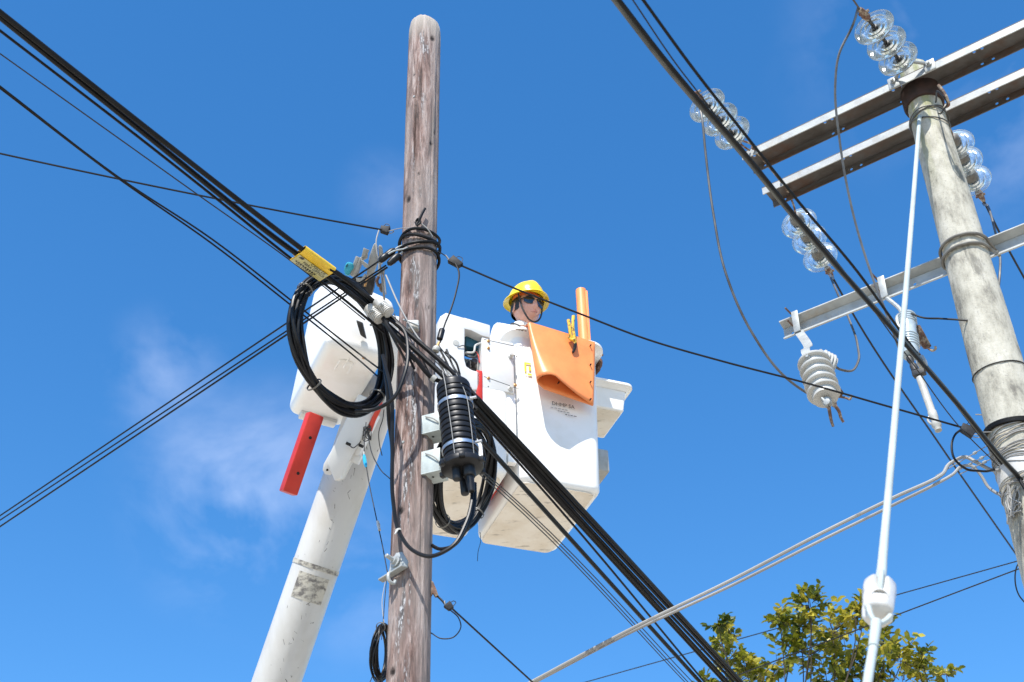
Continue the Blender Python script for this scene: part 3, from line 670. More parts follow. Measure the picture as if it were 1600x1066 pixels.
for k in range(6): a = 2*math.pi*k/6+.5; obj('lug', box(Fr(cf(.1*math.cos(a), .1*math.sin(a), -.012), right*math.cos(a)+fwd*math.sin(a), fwd*math.cos(a)-right*math.sin(a), bz_), -.008, .02, -.014, .014, -.012, .014, .004), black_p, sc)
for h in (.17, .68):
    b_ = obj('band', lathe(cb+bz_*H*h, ax_, [(.0865, -.009), (.089, -.009), (.089, .009), (.0865, .009)], 40, True), steelband, sc)
    obj('bolt', tube([cf(.075, .055, H*h), cf(.105, .062, H*h)], .007, 8, 2), steelband, b_)
for sx, sy, r0, ln in ((-.03, .03, .021, .06), (.028, .028, .031, .05), (.0, -.04, .02, .1)):
    obj('port', lathe(cf(sx, sy, -.03), -bz_, [(r0*.96, 0), (r0, .006), (r0, ln), (r0*.9, ln+.006), (r0*.6, ln+.007)], 20), black_p, sc)
obj('cable_boot', lathe(cf(.028, .028, -.08), -bz_+Vector((.02, 0, 0)), [(.022, 0), (.019, .04), (.016, .085), (.013, .088)], 16), black_p, sc)
obj('strap_wire', tube([cf(-.03, .083, H*.02), cf(-.032, .089, H*.3), cf(-.036, .089, H*.6), cf(-.04, .084, H*.9), cf(-.045, .06, H*1.02)], .002, 6, 6), grey_wire, sc)
obj('strap_wire', tube([cf(.06, .065, H*.0), cf(.062, .066, H*.4), cf(.055, .068, H*.72), cf(.02, .075, H*.97)], .002, 6, 6), grey_wire, sc)
for i, (px0, py0, px1, py1) in enumerate(((664, 651, 690, 684), (665, 706, 690, 748))):
    o_ = PY(677, (py0+py1)/2, WY-.06)
    t = thing('standoff_bracket', 'pale grey standoff bracket, %s of two holding the closure to the pole' % ('upper' if i == 0 else 'lower'), 'bracket', o_, 'standoff brackets')
    fr = Fr(o_, Vector((.93, -.36, 0)), Vector((.36, .93, 0)), Vector((0, 0, 1)))
    h_ = .052+.010*i
    obj('channel', [box(fr, -.045, -.038, -.045, .06, -h_, h_, .002), box(fr, -.038, .055, -.045, -.038, -h_, h_, .002), box(fr, -.038, .055, .05, .057, -h_, h_, .002)], grey_box, t)
    obj('base', prism([fr(-.045, -.045, -h_), fr(.055, -.045, -h_), fr(.055, .06, -h_), fr(-.045, .06, -h_)], (0, 0, -.005)), grey_box, t)
    obj('strap', tube([fr(-.02, -.05, h_*.7), fr(.03, -.055, h_*.1), fr(.05, -.05, -h_*.3)], .003, 6, 4), grey_wire, t)
    obj('hole', lathe(fr(.0, .0, -h_-.0045), (0, 0, -1), [(.007, 0), (.007, .0012)], 10), hole_m, t)

# ------------------------------------------------------------------ aerial lift: boom, bucket, tip box
RB = 9.0
FRB = PR(945, 768, RB)
e2 = (PZ(865, 871, FRB.z)-FRB); DEP = e2.length; e2.normalize(); e1 = Vector((e2.y, -e2.x, 0)); ez = Vector((0, 0, 1))
BF = Fr(FRB, e1, e2, ez)
def BUV(px, py, v=0):
    q = PP(px, py, FRB+e2*v, e2)-FRB; return q.dot(e1), q.dot(ez)
WID = .585; HB = BUV(935, 545)[1]-.0
lift = thing('bucket_lift', 'white aerial bucket lift with scuffed boom raised behind the wooden pole', 'bucket lift', (-3.6, 11.4, 0))
def rrect(fr, x0, x1, y0, y1, z, r, n=6, zt=None):
    pts = []
    for cx, cy, a0 in ((x1-r, y1-r, 0), (x0+r, y1-r, 90), (x0+r, y0+r, 180), (x1-r, y0+r, 270)):
        for k in range(n+1):
            a = rad(a0+90*k/n); x, y = cx+r*math.cos(a), cy+r*math.sin(a); pts.append(fr(x, y, z if zt is None else zt(x, y)))
    return pts
def shell(fr, x0, x1, y0, y1, h, r, taper, lip, th=.012, br=.05):
    rings = []
    for k in range(6):
        a = math.pi/2*k/5; ins = taper+br*(1-math.sin(a)); rings.append(rrect(fr, x0+ins, x1-ins, y0+ins, y1-ins, br*(1-math.cos(a)), max(.012, r-br*(1-math.sin(a))*.6)))
    rings = rings
    for t in (.2, .4, .6, .8, .93): ins = taper*(1-t); rings.append(rrect(fr, x0+ins, x1-ins, y0+ins, y1-ins, h*t+br*(1-t), r))
    if lip:
        rings.append(rrect(fr, x0-.0, x1+.0, y0-.0, y1+.0, h-.03, r))
        rings.append(rrect(fr, x0-.02, x1+.02, y0-.02, y1+.02, h-.012, r+.02)); rings.append(rrect(fr, x0-lip, x1+lip, y0-lip, y1+lip, h-.004, r+lip)); rings.append(rrect(fr, x0-lip, x1+lip, y0-lip, y1+lip, h+.012, r+lip))
        rings.append(rrect(fr, x0+th, x1-th, y0+th, y1-th, h+.014, r)); rings.append(rrect(fr, x0+th+taper, x1-th-taper, y0+th+taper, y1-th-taper, .03, r-.01))
    else: rings.append(rrect(fr, x0, x1, y0, y1, h, r))
    return loft(rings, (True, True))
bucket = obj('bucket', shell(BF, -WID, .022, 0, DEP, HB, .07, .022, .055), white_fg, lift)
obj('floor_pan', prism(rrect(BF, -WID+.045, -.045, .045, DEP-.045, -.003, .05), (0, 0, .003)), white_dirty, bucket)
# left mounting body beside the bucket
uS = -WID-.012
lb = obj('mounting_body', shell(BF, uS-.50, uS-.03, -.010, DEP-.01, .62, .05, .01, 0), white_fg, lift)
obj('floor_pan', prism(rrect(BF, uS-.46, uS-.07, .045, DEP-.055, -.003, .05), (0, 0, .003)), white_dirty, lb)
obj('groove_liner', box(BF, uS-.028, uS+.008, .30, DEP-.3, .10, .9, .003), redbar, lift)
uP0, uP1 = BUV(752, 540)[0], uS+.004
obj('front_joint', box(BF, uS-.04, uS+.016, .006, .05, .10, .63, .003), white_fg, lift)
pan = obj('cover_panel', box(BF, uP0, uP1, -.012, .30, .615, BUV(752, 528)[1], .005), white_clean, lift)
for y0_, y1_ in ((532, 545), (590, 611)):
    a_, b_ = BUV(755, y0_), BUV(815, y1_); 
    obj('seam', tube([BF(a_[0], -.0125, a_[1]), BF(b_[0]-.01, -.0125, b_[1])], .0018, 5, 2), dark_metal, pan)
for px, py in ((762, 535), (762, 546), (762, 593), (804, 604)):
    u_, w_ = BUV(px, py); obj('bolt', lathe(BF(u_, -.012, w_), -e2, [(.011, 0), (.011, .006), (.007, .008), (.006, .014)], 8), brass, pan)
for px, py in ((796, 540), (796, 612)):
    u_, w_ = BUV(px, py); obj('bolt', lathe(BF(u_, -.012, min(w_, .9) if py < 600 else .64), -e2, [(.016, 0), (.016, .01), (.012, .012), (.012, .03), (.009, .034)], 8), cream, pan)
for px, py in ((803, 557), (806, 559), (762, 606)):
    u_, w_ = BUV(px, py); obj('hole', lathe(BF(u_, -.0122, w_), -e2, [(.004, 0), (.004, .001)], 8), hole_m, pan)
# arm frame with opening
hx0, hx1 = BUV(726, 545)[0], BUV(753, 545)[0]; hz0, hz1 = BUV(740, 572)[1], BUV(740, 518)[1]
fx0, fz1, fz0 = BUV(684, 500)[0], BUV(690, 489)[1], BUV(725, 608)[1]
def bpoly(l, v): return [BF(BUV(x, y, v)[0], v, BUV(x, y, v)[1]) for x, y in l]
fm = obj('arm_frame', [prism(bpoly([(684, 512), (688, 494), (697, 488), (728, 497), (727, 513), (726, 560), (729, 572), (738, 578), (751, 581), (751, 600), (746, 610), (737, 610), (692, 582)], -.02), e2*.178, .010, 3), prism(bpoly([(725, 496), (766, 508), (766, 528), (752, 524), (736, 516), (724, 513)], -.021), e2*.18, .006, 2)], white_clean, lift)
obj('boss', lathe(BF(BUV(711, 539)[0], -.019, BUV(711, 539)[1]), -e2, [(.022, 0), (.022, .004), (.012, .005)], 16), grey_pl, fm)
obj('lead', tube([BF(BUV(713, 546)[0], -.024, BUV(713, 546)[1]), BF(BUV(722, 544)[0], -.03, BUV(722, 544)[1]), BF(hx0+.02, .02, BUV(728, 545)[1])], .003, 6, 4), wire_m, fm)
mc = obj('valve_block', [lathe(BF(hx0+.03, .09, hz0+.03), e1+ez*.5, [(.02, 0), (.02, .03), (.012, .032), (.012, .07)], 10), lathe(BF(hx0+.08, .07, hz0+.06), -e2+ez*.3, [(.016, 0), (.016, .02), (.022, .022), (.022, .04)], 8), box(BF, hx0+.05, hx1-.01, .08, .14, hz0+.0, hz0+.1, .006), tube([BF(hx0+.02, .06, hz0+.12), BF(hx0+.05, .03, hz0+.09), BF(hx1-.03, .03, hz0+.1), BF(hx1-.01, .05, hz0+.16)], .006, 8, 5)], dark_metal, lift)
obj('lever', tube([BF(hx0+.01, .02, hz0+.11), BF(hx0+.06, .0, hz0+.11), BF(hx0+.075, .0, hz0+.17), BF(hx1-.0, .0, hz0+.20)], .007, 8, 5), cream, mc)
obj('control_cover', box(BF, hx0+.02, hx1+.03, .05, .16, hz0+.19, hz1+.01, .02), teal_d, lift)
obj('hose', tube([BF(hx0+.09, .03, hz0+.14), BF(hx1-.02, .02, hz0+.11), BF(hx1-.01, .02, hz0+.05)], .004, 6, 5), redhose, lift)
obj('inner_plate', box(BF, hx0-.02, hx1+.02, .159, .166, hz0-.05, hz1+.0-.11, .002), grey_pl, lift)
uR = BUV(750, 605)[0]
obj('red_stop', box(BF, uR-.03, uR+.012, -.02, .05, .50, .74, .006), redbar, lift)
# rear right tray
u0_, w0_ = BUV(976, 640, .2); u1_, w1_ = BUV(984, 608, .2)
tray = obj('tool_tray', shell(Fr(BF(.005, .2, w0_), e1, e2, ez), 0, (u0_+u1_)/2-.005, 0, .40, w1_-w0_, .015, .02, .045, .008, .012), white_fg, lift)
obj('drain_pan', prism(rrect(Fr(BF(.005, .2, w0_), e1, e2, ez), .045, (u0_+u1_)/2-.04, .04, .36, -.003, .01), (0, 0, .003)), white_dirty, tray)
us_, ws_ = BUV(951, 703, .15); ws2_ = BUV(946, 736, .15)[1]
obj('foot_step', box(BF, -.01, us_, .15, .42, ws2_, ws_, .012), grey_pl, lift)
# print on the bucket
def bprint(px, py, v=-.0014):
    u_, w_ = BUV(px, py); return u_, w_
u_, w_ = BUV(862, 627); 
obj('lettering', text_shape('DHMP SA', Fr(BF(u_, -.0, w_-.028), e1, ez, -e2), .040, .0012, .95), print_m, bucket)
random.seed(11)
for r_ in range(3):
    x = u_-.01+.05*r_
    for k in range(random.randint(4, 6)):
        ww = random.uniform(.008, .022); obj('small_print', prism([BF(x, -.001, w_-.052-.018*r_), BF(x+ww, -.001, w_-.052-.018*r_), BF(x+ww, -.001, w_-.047-.018*r_), BF(x, -.001, w_-.047-.018*r_)], -e2*.0005), dark_metal if r_ == 2 else grey_wire, bucket); x += ww+.006
u_, w_ = BUV(819, 566)
# yellow mark partly hidden by the blanket
for (a, b, c, d) in ((0, .012, -.075, 0), (.012, .045, -.012, 0), (.03, .045, -.06, -.03), (.0, .015, -.095, -.088), (.022, .05, -.1, -.085)):
    obj('printed_mark', prism([BF(u_+a, -.001, w_+c), BF(u_+b, -.001, w_+c), BF(u_+b, -.001, w_+d), BF(u_+a, -.001, w_+d)], -e2*.0006), yellow_pr, bucket)
# rust drips under the lip
for k, (px, py) in enumerate(((815, 517), (819, 516), (811, 518))):
    u_, w_ = BUV(px, py, -.04); obj('rust_stain', tube([BF(u_-.02, -.04, HB-.012), BF(u_, -.05, HB-.014), BF(u_+.012, -.045, HB-.012)], .003, 5, 3), rust, bucket)

# boom
BRG = 8.95
pA, pB = PR(432, 1066, BRG), PR(578, 640, BRG)
bd = (pB-pA).normalized()
foot = pA - bd*((pA.z-2.2)/bd.z)
BR_ = 36.5/2222.2*8.95*.985
boom = obj('boom', lathe(foot, bd, [(BR_*.9, 0), (BR_, .02), (BR_, (pB-foot).length+.12), (BR_*.8, (pB-foot).length+.2)], 48), boom_m, lift)
t_ = (PR(490, 885, BRG)-foot).dot(bd)
tl = (PR(482, 918, BRG)-foot).dot(bd)
obj('tape_band', lathe(foot+bd*t_, bd, [(BR_+.0005, -.012), (BR_+.0025, -.012), (BR_+.0025, .016), (BR_+.0005, .016)], 48, True), tape_m, boom)
bxr = _R*1.0; bxr = (bxr-bd*bxr.dot(bd)).normalized(); bfw = bd.cross(bxr); bfw = bfw if bfw.dot(_F) < 0 else -bfw
# worn label wrapped on the near side
pts0 = []
for zz in (-.075, .085):
    ring = [foot+bd*(tl+zz)+(bxr*math.sin(a)+bfw*math.cos(a))*(BR_+.002) for a in [rad(-28+80*k/10) for k in range(11)]]
    ring += [foot+bd*(tl+zz)+(bxr*math.sin(a)+bfw*math.cos(a))*(BR_-.002) for a in [rad(52-80*k/10) for k in range(11)]]
    pts0.append(ring)
obj('worn_label', loft(pts0), tape_m, boom)
random.seed(21)
sv, sf = [], []
scr = []
for k in range(60):   # scuff marks along the near face
    zc = tl + random.uniform(-1.3, 1.15); a0 = rad(random.gauss(14, 12)); ln = random.uniform(.004, .028); da = rad(random.uniform(-9, 9)); th_ = random.uniform(.001, .0026)
    p0 = foot+bd*zc+(bxr*math.sin(a0)+bfw*math.cos(a0))*(BR_-.0005); p1 = foot+bd*(zc+ln)+(bxr*math.sin(a0+da)+bfw*math.cos(a0+da))*(BR_-.0005)
    scr.append(tube([p0, p1], th_*.7, 5, 1))
so_ = obj('scuff_marks', scr, hole_m, boom); so_['kind'] = 'stuff'
# turret under the boom, out of the photograph
ft = Fr(foot, bxr, bfw, bd)
obj('turret', [box(Fr((foot.x, foot.y, 0), (1, 0, 0), (0, 1, 0), ez), -.35, .35, -.35, .35, .9, 2.35, .03), lathe((foot.x, foot.y, 0.005), (0, 0, 1), [(.5, 0), (.5, .12), (.32, .16), (.3, .92)], 24)], white_clean, lift)
# lever housing along the boom tip
hA, hB = PR(522, 742, 8.52), PR(572, 640, 8.52); hd = (hB-hA).normalized(); hx = (_R-hd*_R.dot(hd)).normalized(); hy = hd.cross(hx); hy = hy if hy.dot(_F) < 0 else -hy
hf = Fr(hA, hx, hy, hd); hl = (hB-hA).length
arm = obj('tip_lever', prism([hf(-.055, -.12, .04), hf(.03, -.12, -.03), hf(.055, -.12, 0), hf(.065, -.12, hl*1.15), hf(-.075, -.12, hl*1.15), hf(-.07, -.12, .1)], hy*.19, .012), white_clean, lift)
obj('pivot_plate', prism([hf(-.085, -.02, .03), hf(-.075, -.02, -.005), hf(-.05, -.02, -.02), hf(-.02, -.02, -.012), hf(.0, -.02, .06), hf(-.08, -.02, .12)], hy*.012, .003), white_clean, arm)
obj('hole', lathe(hf(-.05, -.0075, .008), hy, [(.007, 0), (.007, .001)], 10), hole_m, arm)
obj('rib', box(hf, .056, .085, -.1, .05, .16, hl*1.0, .004), white_clean, arm)
obj('small_bracket', box(Fr(PR(550, 713, 8.5), hx, hy, hd), -.03, .055, -.06, .03, -.03, .028, .004), white_clean, lift)
for px, py in ((544, 694), (564, 697)):
    obj('latch', box(Fr(PR(px, py, 8.42), hx, hy, hd), -.014, .016, -.01, .012, -.008, .01, .003), black_p, lift)
obj('latch_cord', tube([PR(546, 696, 8.41), PR(552, 700, 8.40), PR(558, 696, 8.40), PR(564, 690, 8.42)], .003, 6, 4), black_p, lift)
obj('hose', tube([PR(578, 672, 8.47), PR(584, 655, 8.44), PR(592, 638, 8.42), PR(594, 625, 8.44), PR(588, 612, 8.5)], .0155, 10, 6), redhose, lift)
random.seed(4)
tw_ = []
for k in range(10):
    p = [PR(572+random.uniform(-6, 9), 678+random.uniform(-14, 14), 8.44) for _ in range(3)]; tw_.append(tube(p, .003, 5, 4))
obj('wiring', tw_, dark_metal, lift)
obj('wiring', tube([PR(600, 640, 8.44), PR(598, 655, 8.44), PR(592, 675, 8.44), PR(593, 695, 8.45), PR(597, 712, 8.46)], .003, 6, 5), wire_m, lift)
# tip box: an orthogonal body tilted with the boom
tp0 = PR(512, 537, 8.30); a_ = (PR(600, 562, 8.35)-tp0).normalized(); b_ = PR(450, 643, 9.12)-tp0; b_ = (b_-a_*b_.dot(a_)).normalized(); c_ = a_.cross(b_); c_ = c_ if c_.z > 0 else -c_
TB = Fr(tp0, a_, b_, c_)
tip = obj('tip_box', prism([TB(-.02, -.02, -.01), TB(-.02, .98, -.01), TB(-.02, .98, .96), TB(-.02, .6, .82), TB(-.02, -.02, .40)], a_*.37, .06, 5), white_fg, lift, angle=60)
obj('bottom_lip', box(TB, .05, .29, .86, .95, -.035, .01, .012), white_clean, tip)
obj('moulded_handle', [tube([TB(.15, .06, .0), TB(.15, .10, -.012), TB(.15, .2, -.010)], .008, 8, 4), tube([TB(.11, .17, -.006), TB(.115, .12, -.012), TB(.185, .12, -.012), TB(.19, .17, -.006), TB(.19, .26, -.004)], .008, 8, 5), tube([TB(.11, .17, -.006), TB(.11, .26, -.004)], .008, 8, 4)], white_fg, tip)
q = TB(.2, -.002, .12)
obj('hand_hole', prism([q+a_*(.03*math.cos(t)+.006*math.cos(2*t))+c_*.03*math.sin(t) for t in [2*math.pi*k/14 for k in range(14)]], -b_*.002), hole_m, tip)
obj('hinge_bolt', lathe(TB(.23, .03, -.0), -c_, [(.012, 0), (.012, .012), (.008, .014)], 8), brass, tip)
obj('side_post', prism([PR(x, y, 8.3) for x, y in ((556, 500), (566, 504), (572, 530), (563, 524))], _F*.05, .006), dark_metal, lift)
# right hand part of the tip behind the pole
obj('tip_bracket', prism([PR(x, y, 8.6) for x, y in ((598, 488), (640, 500), (655, 560), (640, 640), (602, 640), (592, 560))], _F*.14, .02), white_fg, lift)
# red outrigger bar
rA, rB = PR(489, 660, 8.62), PR(451, 771, 8.55); rd = (rB-rA).normalized(); rx = (_R-rd*_R.dot(rd)).normalized(); ry = rd.cross(rx); ry = ry if ry.dot(_F) < 0 else -ry
rx2 = (rx*.88-ry*.48).normalized(); ry2 = (ry-rx2*ry.dot(rx2)-rd*ry.dot(rd)).normalized()
rf = Fr(rA, rx2, ry2, rd); rl = (rB-rA).length
rb = obj('red_bar', box(rf, -.048, .048, -.05, .03, -.05, rl, .008, 2), redbar, lift)
for t_ in (.22, .72): obj('hole', lathe(rf(.006, .0302, rl*t_), ry2, [(.010, 0), (.010, .001)], 12), hole_m, rb)

# grey clamp plates above the tip box
cr = thing('clamp_rack', 'pale grey plastic cover plates clipped above the tip box', 'tool rack', PR(575, 450, 8.0))
def pp(l, D): return [PR(x, y, D) for x, y in l]
obj('plate', prism(pp([(583, 383), (586, 379), (589, 383), (589, 412), (580, 436), (574, 440), (572, 432), (577, 400)], 8.05), _F*.05, .006), grey_pl, cr)
obj('plate', prism(pp([(591, 385), (594, 382), (597, 386), (599, 404), (597, 412), (592, 415)], 8.07), _F*.04, .006), grey_pl, cr)
obj('hood', [prism(pp([(568, 387), (577, 391), (574, 397), (564, 404)], 8.02), _F*.012, .002), prism(pp([(563, 402), (574, 396), (573, 403), (566, 407)], 8.03), _F*.05, .003)], grey_pl, cr)
obj('channel', [prism(pp([(556, 400), (562, 402), (549, 432), (546, 428)], 8.0), _F*.012, .002), prism(pp([(562, 402), (566, 404), (556, 432), (549, 432)], 8.0), _F*.1, .003), prism(pp([(564, 405), (576, 414), (578, 420), (570, 418), (565, 412)], 7.99), _F*.02, .003), prism(pp([(556, 434), (565, 435), (570, 427), (572, 430), (566, 440), (557, 440)], 7.99), _F*.03, .002)], grey_pl, cr)
obj('base', prism(pp([(550, 436), (562, 432), (586, 432), (584, 448), (580, 462), (556, 450)], 8.06), _F*.06, .004), dark_metal, cr)
obj('stay', tube([PR(570, 448, 7.98), PR(573, 438, 7.98), PR(576, 432, 7.98)], .007, 8, 3), brass, cr)
th = thing('teal_handle', 'small teal plastic grip on the grey cover plates', 'grip', PR(545, 425, 8.0))
obj('grip', prism(pp([(539, 414), (543, 409), (551, 411), (553, 419), (548, 424), (545, 431), (539, 430), (537, 422)], 7.98), _F*.045, .008), teal, th)
obj('slot', prism(pp([(540, 416), (543, 412), (544, 414), (541, 418)], 7.975), _F*.004), teal_d, th)
sw = thing('chain_hook', 'rusty chain and hook hanging under grey wires beside cover plates', 'hook', PR(594, 445, 8.0))
obj('shank', tube([PR(592, 401, 8.0), PR(593, 415, 8.0), PR(592, 432, 8.0)], .008, 8, 3), cream, sw)
obj('hook', tube([PR(592, 432, 8.0), PR(589, 440, 8.0), PR(593, 447, 8.0), PR(597, 444, 8.0), PR(595, 452, 8.0), PR(598, 456, 8.0)], .009, 8, 5), rust, sw)
obj('stay_wire', tube([PR(594, 412, 7.98), PR(597, 440, 7.98), PR(600, 470, 7.98)], .004, 6, 3), grey_wire, sw)
obj('stay_wire', tube([PR(600, 418, 7.98), PR(599, 445, 7.98), PR(601, 470, 7.98)], .005, 6, 3), grey_wire, sw)

# ------------------------------------------------------------------ rubber blanket, hose, clip on the bucket
def buvp(px, py, v): u, w_ = BUV(px, py, v); return BF(u, v, w_)
TLc, TRc, BRc, BLc = BUV(824, 508, -.085), BUV(929, 536, -.085), BUV(927, 633, -.085), BUV(838, 602, -.10)
rows = 14; ringsO = []
for i in range(rows+1):
    t = i/rows
    ul = TLc[0]+(BLc[0]-TLc[0])*t; ur = TRc[0]+(BRc[0]-TRc[0])*t; wl = TLc[1]+(BLc[1]-TLc[1])*t; wr_ = TRc[1]+(BRc[1]-TRc[1])*t
    rr_ = .012+.050*t**1.2; lift_ = .024*t**2
    prof = []
    K = 22
    for k in range(K+1):           # front layer, right to left
        s = k/K; u = ur+(ul+rr_-ur)*s; open_ = rr_*min(1, s*1.1)**1.25
        prof.append((u, -.085-.006-open_*1.9-.004*math.sin(3*s+4*t), wr_+(wl-wr_)*s+lift_*min(1, s/.9)**1.3))
    for k in range(1, 8):          # fold
        a = math.pi*k/8; prof.append((ul+rr_-rr_*math.sin(a)*1.15, -.085-.006-rr_*1.9+(rr_*1.9+.002)*(1-math.cos(a))/2, wl+lift_*(1-k/8)))
    for k in range(K+1):           # back layer
        s = 1-k/K; u = ur+(ul+rr_-ur)*s; prof.append((u, -.083+.004*t, wr_+(wl-wr_)*s-.004*t))
    ringsO.append(prof)
mbv = [BF(*p) for r in ringsO for p in r]; n_ = len(ringsO[0]); ff = []
for i in range(rows):
    for k in range(n_-1): ff.append([i*n_+k, i*n_+k+1, (i+1)*n_+k+1, (i+1)*n_+k])
# top turn over the lip
top = len(mbv)
for k in range(n_): u, v, w_ = ringsO[0][k]; mbv.append(BF(u, min(v+.03, -.05), w_+.012))
for k in range(n_): u, v, w_ = ringsO[0][k]; mbv.append(BF(u, .03, w_+.02))
for k in range(n_-1): ff.append([top+k, top+k+1, k+1, k]); ff.append([top+n_+k, top+n_+k+1, top+k+1, top+k])
bl = obj('rubber_blanket', (mbv, ff), orange, angle=60, fixn=True)
md = bl.modifiers.new('thick', 'SOLIDIFY'); md.thickness = .004; md.offset = 0
tag(bl, 'orange rubber blanket folded over the front rim of the bucket', 'blanket')
eye = []
for px, py in ((922, 541), (922, 571), (922, 598), (922, 625), (848, 587), (872, 599), (897, 612)):
    q = buvp(px, py, -.1); obj('eyelet', lathe(q-e2*.012, -e2, [(.003, -.02), (.0055, 0), (.0055, .0045), (.003, .005)], 8), hole_m, bl)
hs = tag(obj('line_hose', [lathe(BF(-.05, .06, HB-.35), ez+e1*.0, [(.020, 0), (.037, 0), (.037, BUV(921, 457, .06)[1]-HB+.35), (.033, BUV(921, 457, .06)[1]-HB+.351), (.028, BUV(921, 457, .06)[1]-HB+.345), (.028, .01)], 28), box(Fr(BF(-.05+.024, .06-.03, HB-.35), e1, e2, ez), -.004, .012, -.004, .016, 0, BUV(921, 460, .06)[1]-HB+.35, .003)], orange_t), 'orange insulating line hose standing upright inside the bucket rim', 'hose')
cl_ = thing('blanket_clip', 'worn yellow clip pin with black tip gripping the orange blanket', 'clip', buvp(897, 548, -.14))
obj('jaw', [tube([buvp(888, 500, -.15), buvp(890, 512, -.15), buvp(893, 528, -.14), buvp(899, 534, -.135)], .011, 8, 5), tube([buvp(889, 527, -.13), buvp(894, 531, -.14), buvp(899, 531, -.15)], .012, 8, 4)], clipm, cl_)
obj('jaw', tube([buvp(896, 494, -.14), buvp(895, 510, -.14), buvp(897, 525, -.14), buvp(899, 538, -.14)], .011, 8, 5), clipm, cl_)
obj('tip', tube([buvp(899, 536, -.14), buvp(898, 544, -.13), buvp(895, 551, -.12)], lambda s: .012-.004*s*s, 10, 5), black_p, cl_)

# ------------------------------------------------------------------ lineman
HC = PZ(822, 483, FRB.z+1.62)
fw = Vector((math.sin(rad(34)), -math.cos(rad(34)), 0)); 
pt = rad(8); hfw = (fw*math.cos(pt)-ez*math.sin(pt)).normalized(); hz = (ez*math.cos(pt)+fw*math.sin(pt)).normalized(); hl_ = hz.cross(hfw)   # left of the person
# slight roll
HS = 1.14
HF = Fr(HC, hfw*HS, hl_*HS, hz*HS)
per = thing('person', 'lineman in yellow hard hat, sunglasses and white shirt standing in the bucket', 'person', Vector((HC.x, HC.y, FRB.z+.03)))
def head():
    V_, F_ = [], []; nu, nv = 40, 30
    G = lambda a, b, s: math.exp(-((a-b)/s)**2)
    for j in range(nv+1):
        th = math.pi*j/nv
        for i in range(nu):
            ph = 2*math.pi*i/nu; x, y, z = math.sin(th)*math.cos(ph), math.sin(th)*math.sin(ph), math.cos(th)
            X, Y_, Z = x*.100, y*.084, z*.122
            if z < 0: t = -z; Y_ *= 1-.12*t*t; X = X*(1-.10*t) + .012*t
            if x < 0 and z < -.3: X *= .8
            f = max(0, x)
            ay = abs(y)
            d = 0
            d += .026*G(y, 0, .16)*G(z, -.20, .16)*f                   # nose
            d += .010*G(y, 0, .20)*G(z, .05, .25)*f                    # bridge
            d += .010*G(y, 0, .35)*G(z, -.50, .06)*f                   # upper lip
            d += .010*G(y, 0, .32)*G(z, -.61, .06)*f                   # lower lip
            d -= .006*G(y, 0, .4)*G(z, -.555, .03)*f
            d += .014*G(y, 0, .3)*G(z, -.85, .14)*f                    # chin
            d += .007*G(ay, .55, .25)*G(z, -.28, .22)*f                # cheeks
            d -= .010*G(ay, .38, .17)*G(z, .05, .12)*f                 # eye sockets
            d += .006*G(ay, .3, .3)*G(z, .24, .10)*f                   # brow
            n_ = Vector((x, y, z)); p = Vector((X, Y_, Z)) + Vector((x, y*.6, z*.2))*d
            V_.append(HF(*p))
    for j in range(nv):
        for i in range(nu): F_.append([j*nu+i, j*nu+(i+1) % nu, (j+1)*nu+(i+1) % nu, (j+1)*nu+i])
    return V_, F_
def skinned(edges, verts, radii, sub=2, root=0):
    me = bpy.data.meshes.new('tmp'); me.from_pydata([Vector(v) for v in verts], edges, []); o = bpy.data.objects.new('tmp', me); COL.objects.link(o)
    sm = o.modifiers.new('s', 'SKIN'); sm.use_smooth_shade = True
    if not me.skin_vertices: bpy.context.view_layer.objects.active = o; bm = bmesh.new(); bm.from_mesh(me); bm.verts.layers.skin.verify(); bm.to_mesh(me); bm.free()
    for i, r in enumerate(radii):
        r = r if isinstance(r, tuple) else (r, r); me.skin_vertices[0].data[i].radius = r
        me.skin_vertices[0].data[i].use_root = (i == root)
    ss = o.modifiers.new('d', 'SUBSURF'); ss.levels = sub; ss.render_levels = sub
    dg = bpy.context.evaluated_depsgraph_get(); ev = bpy.data.meshes.new_from_object(o.evaluated_get(dg))
    r_ = ([v.co.copy() for v in ev.vertices], [list(p.vertices) for p in ev.polygons]); bpy.data.objects.remove(o); bpy.data.meshes.remove(me); bpy.data.meshes.remove(ev); return r_
lf = ez.cross(fw)                                                     # person's left, level
BODY = Fr(HC - fw*.02, fw, lf, ez)
gl = BF(.02, .16, HB+.02)                                             # left hand grips the right rim
neck0, neck1 = HF(-.025, 0, -.07), BODY(-.03, 0, -.21)
LS, RS = BODY(-.035, .19, -.25), BODY(-.035, -.19, -.25)
wristL = gl + (LS-gl).normalized()*.07 + ez*.01
elbL = (LS+wristL)/2 + ez*(-.16) - fw*.02
RE, RW = BODY(-.06, -.22, -.52), BODY(.02, -.17, -.76)
pel = BODY(-.03, 0, -.72)
kn = [BODY(.0, s*.1, -1.08) for s in (1, -1)]; an = [BODY(-.02, s*.11, -1.43) for s in (1, -1)]; toe = [BODY(.14, s*.12, -1.45) for s in (1, -1)]
hip = [BODY(-.03, s*.09, -.78) for s in (1, -1)]
bv = [pel, BODY(-.03, 0, -.48), BODY(-.03, 0, -.30), neck1, neck0, LS, elbL, wristL, RS, RE, RW, hip[0], kn[0], an[0], toe[0], hip[1], kn[1], an[1], toe[1]]
be = [(0, 1), (1, 2), (2, 3), (3, 4), (2, 5), (5, 6), (6, 7), (2, 8), (8, 9), (9, 10), (0, 11), (11, 12), (12, 13), (13, 14), (0, 15), (15, 16), (16, 17), (17, 18)]
brd = [.13, .14, .13, .06, .062, .055, .042, .03, .055, .042, .03, .085, .06, .045, .035, .085, .06, .045, .035]
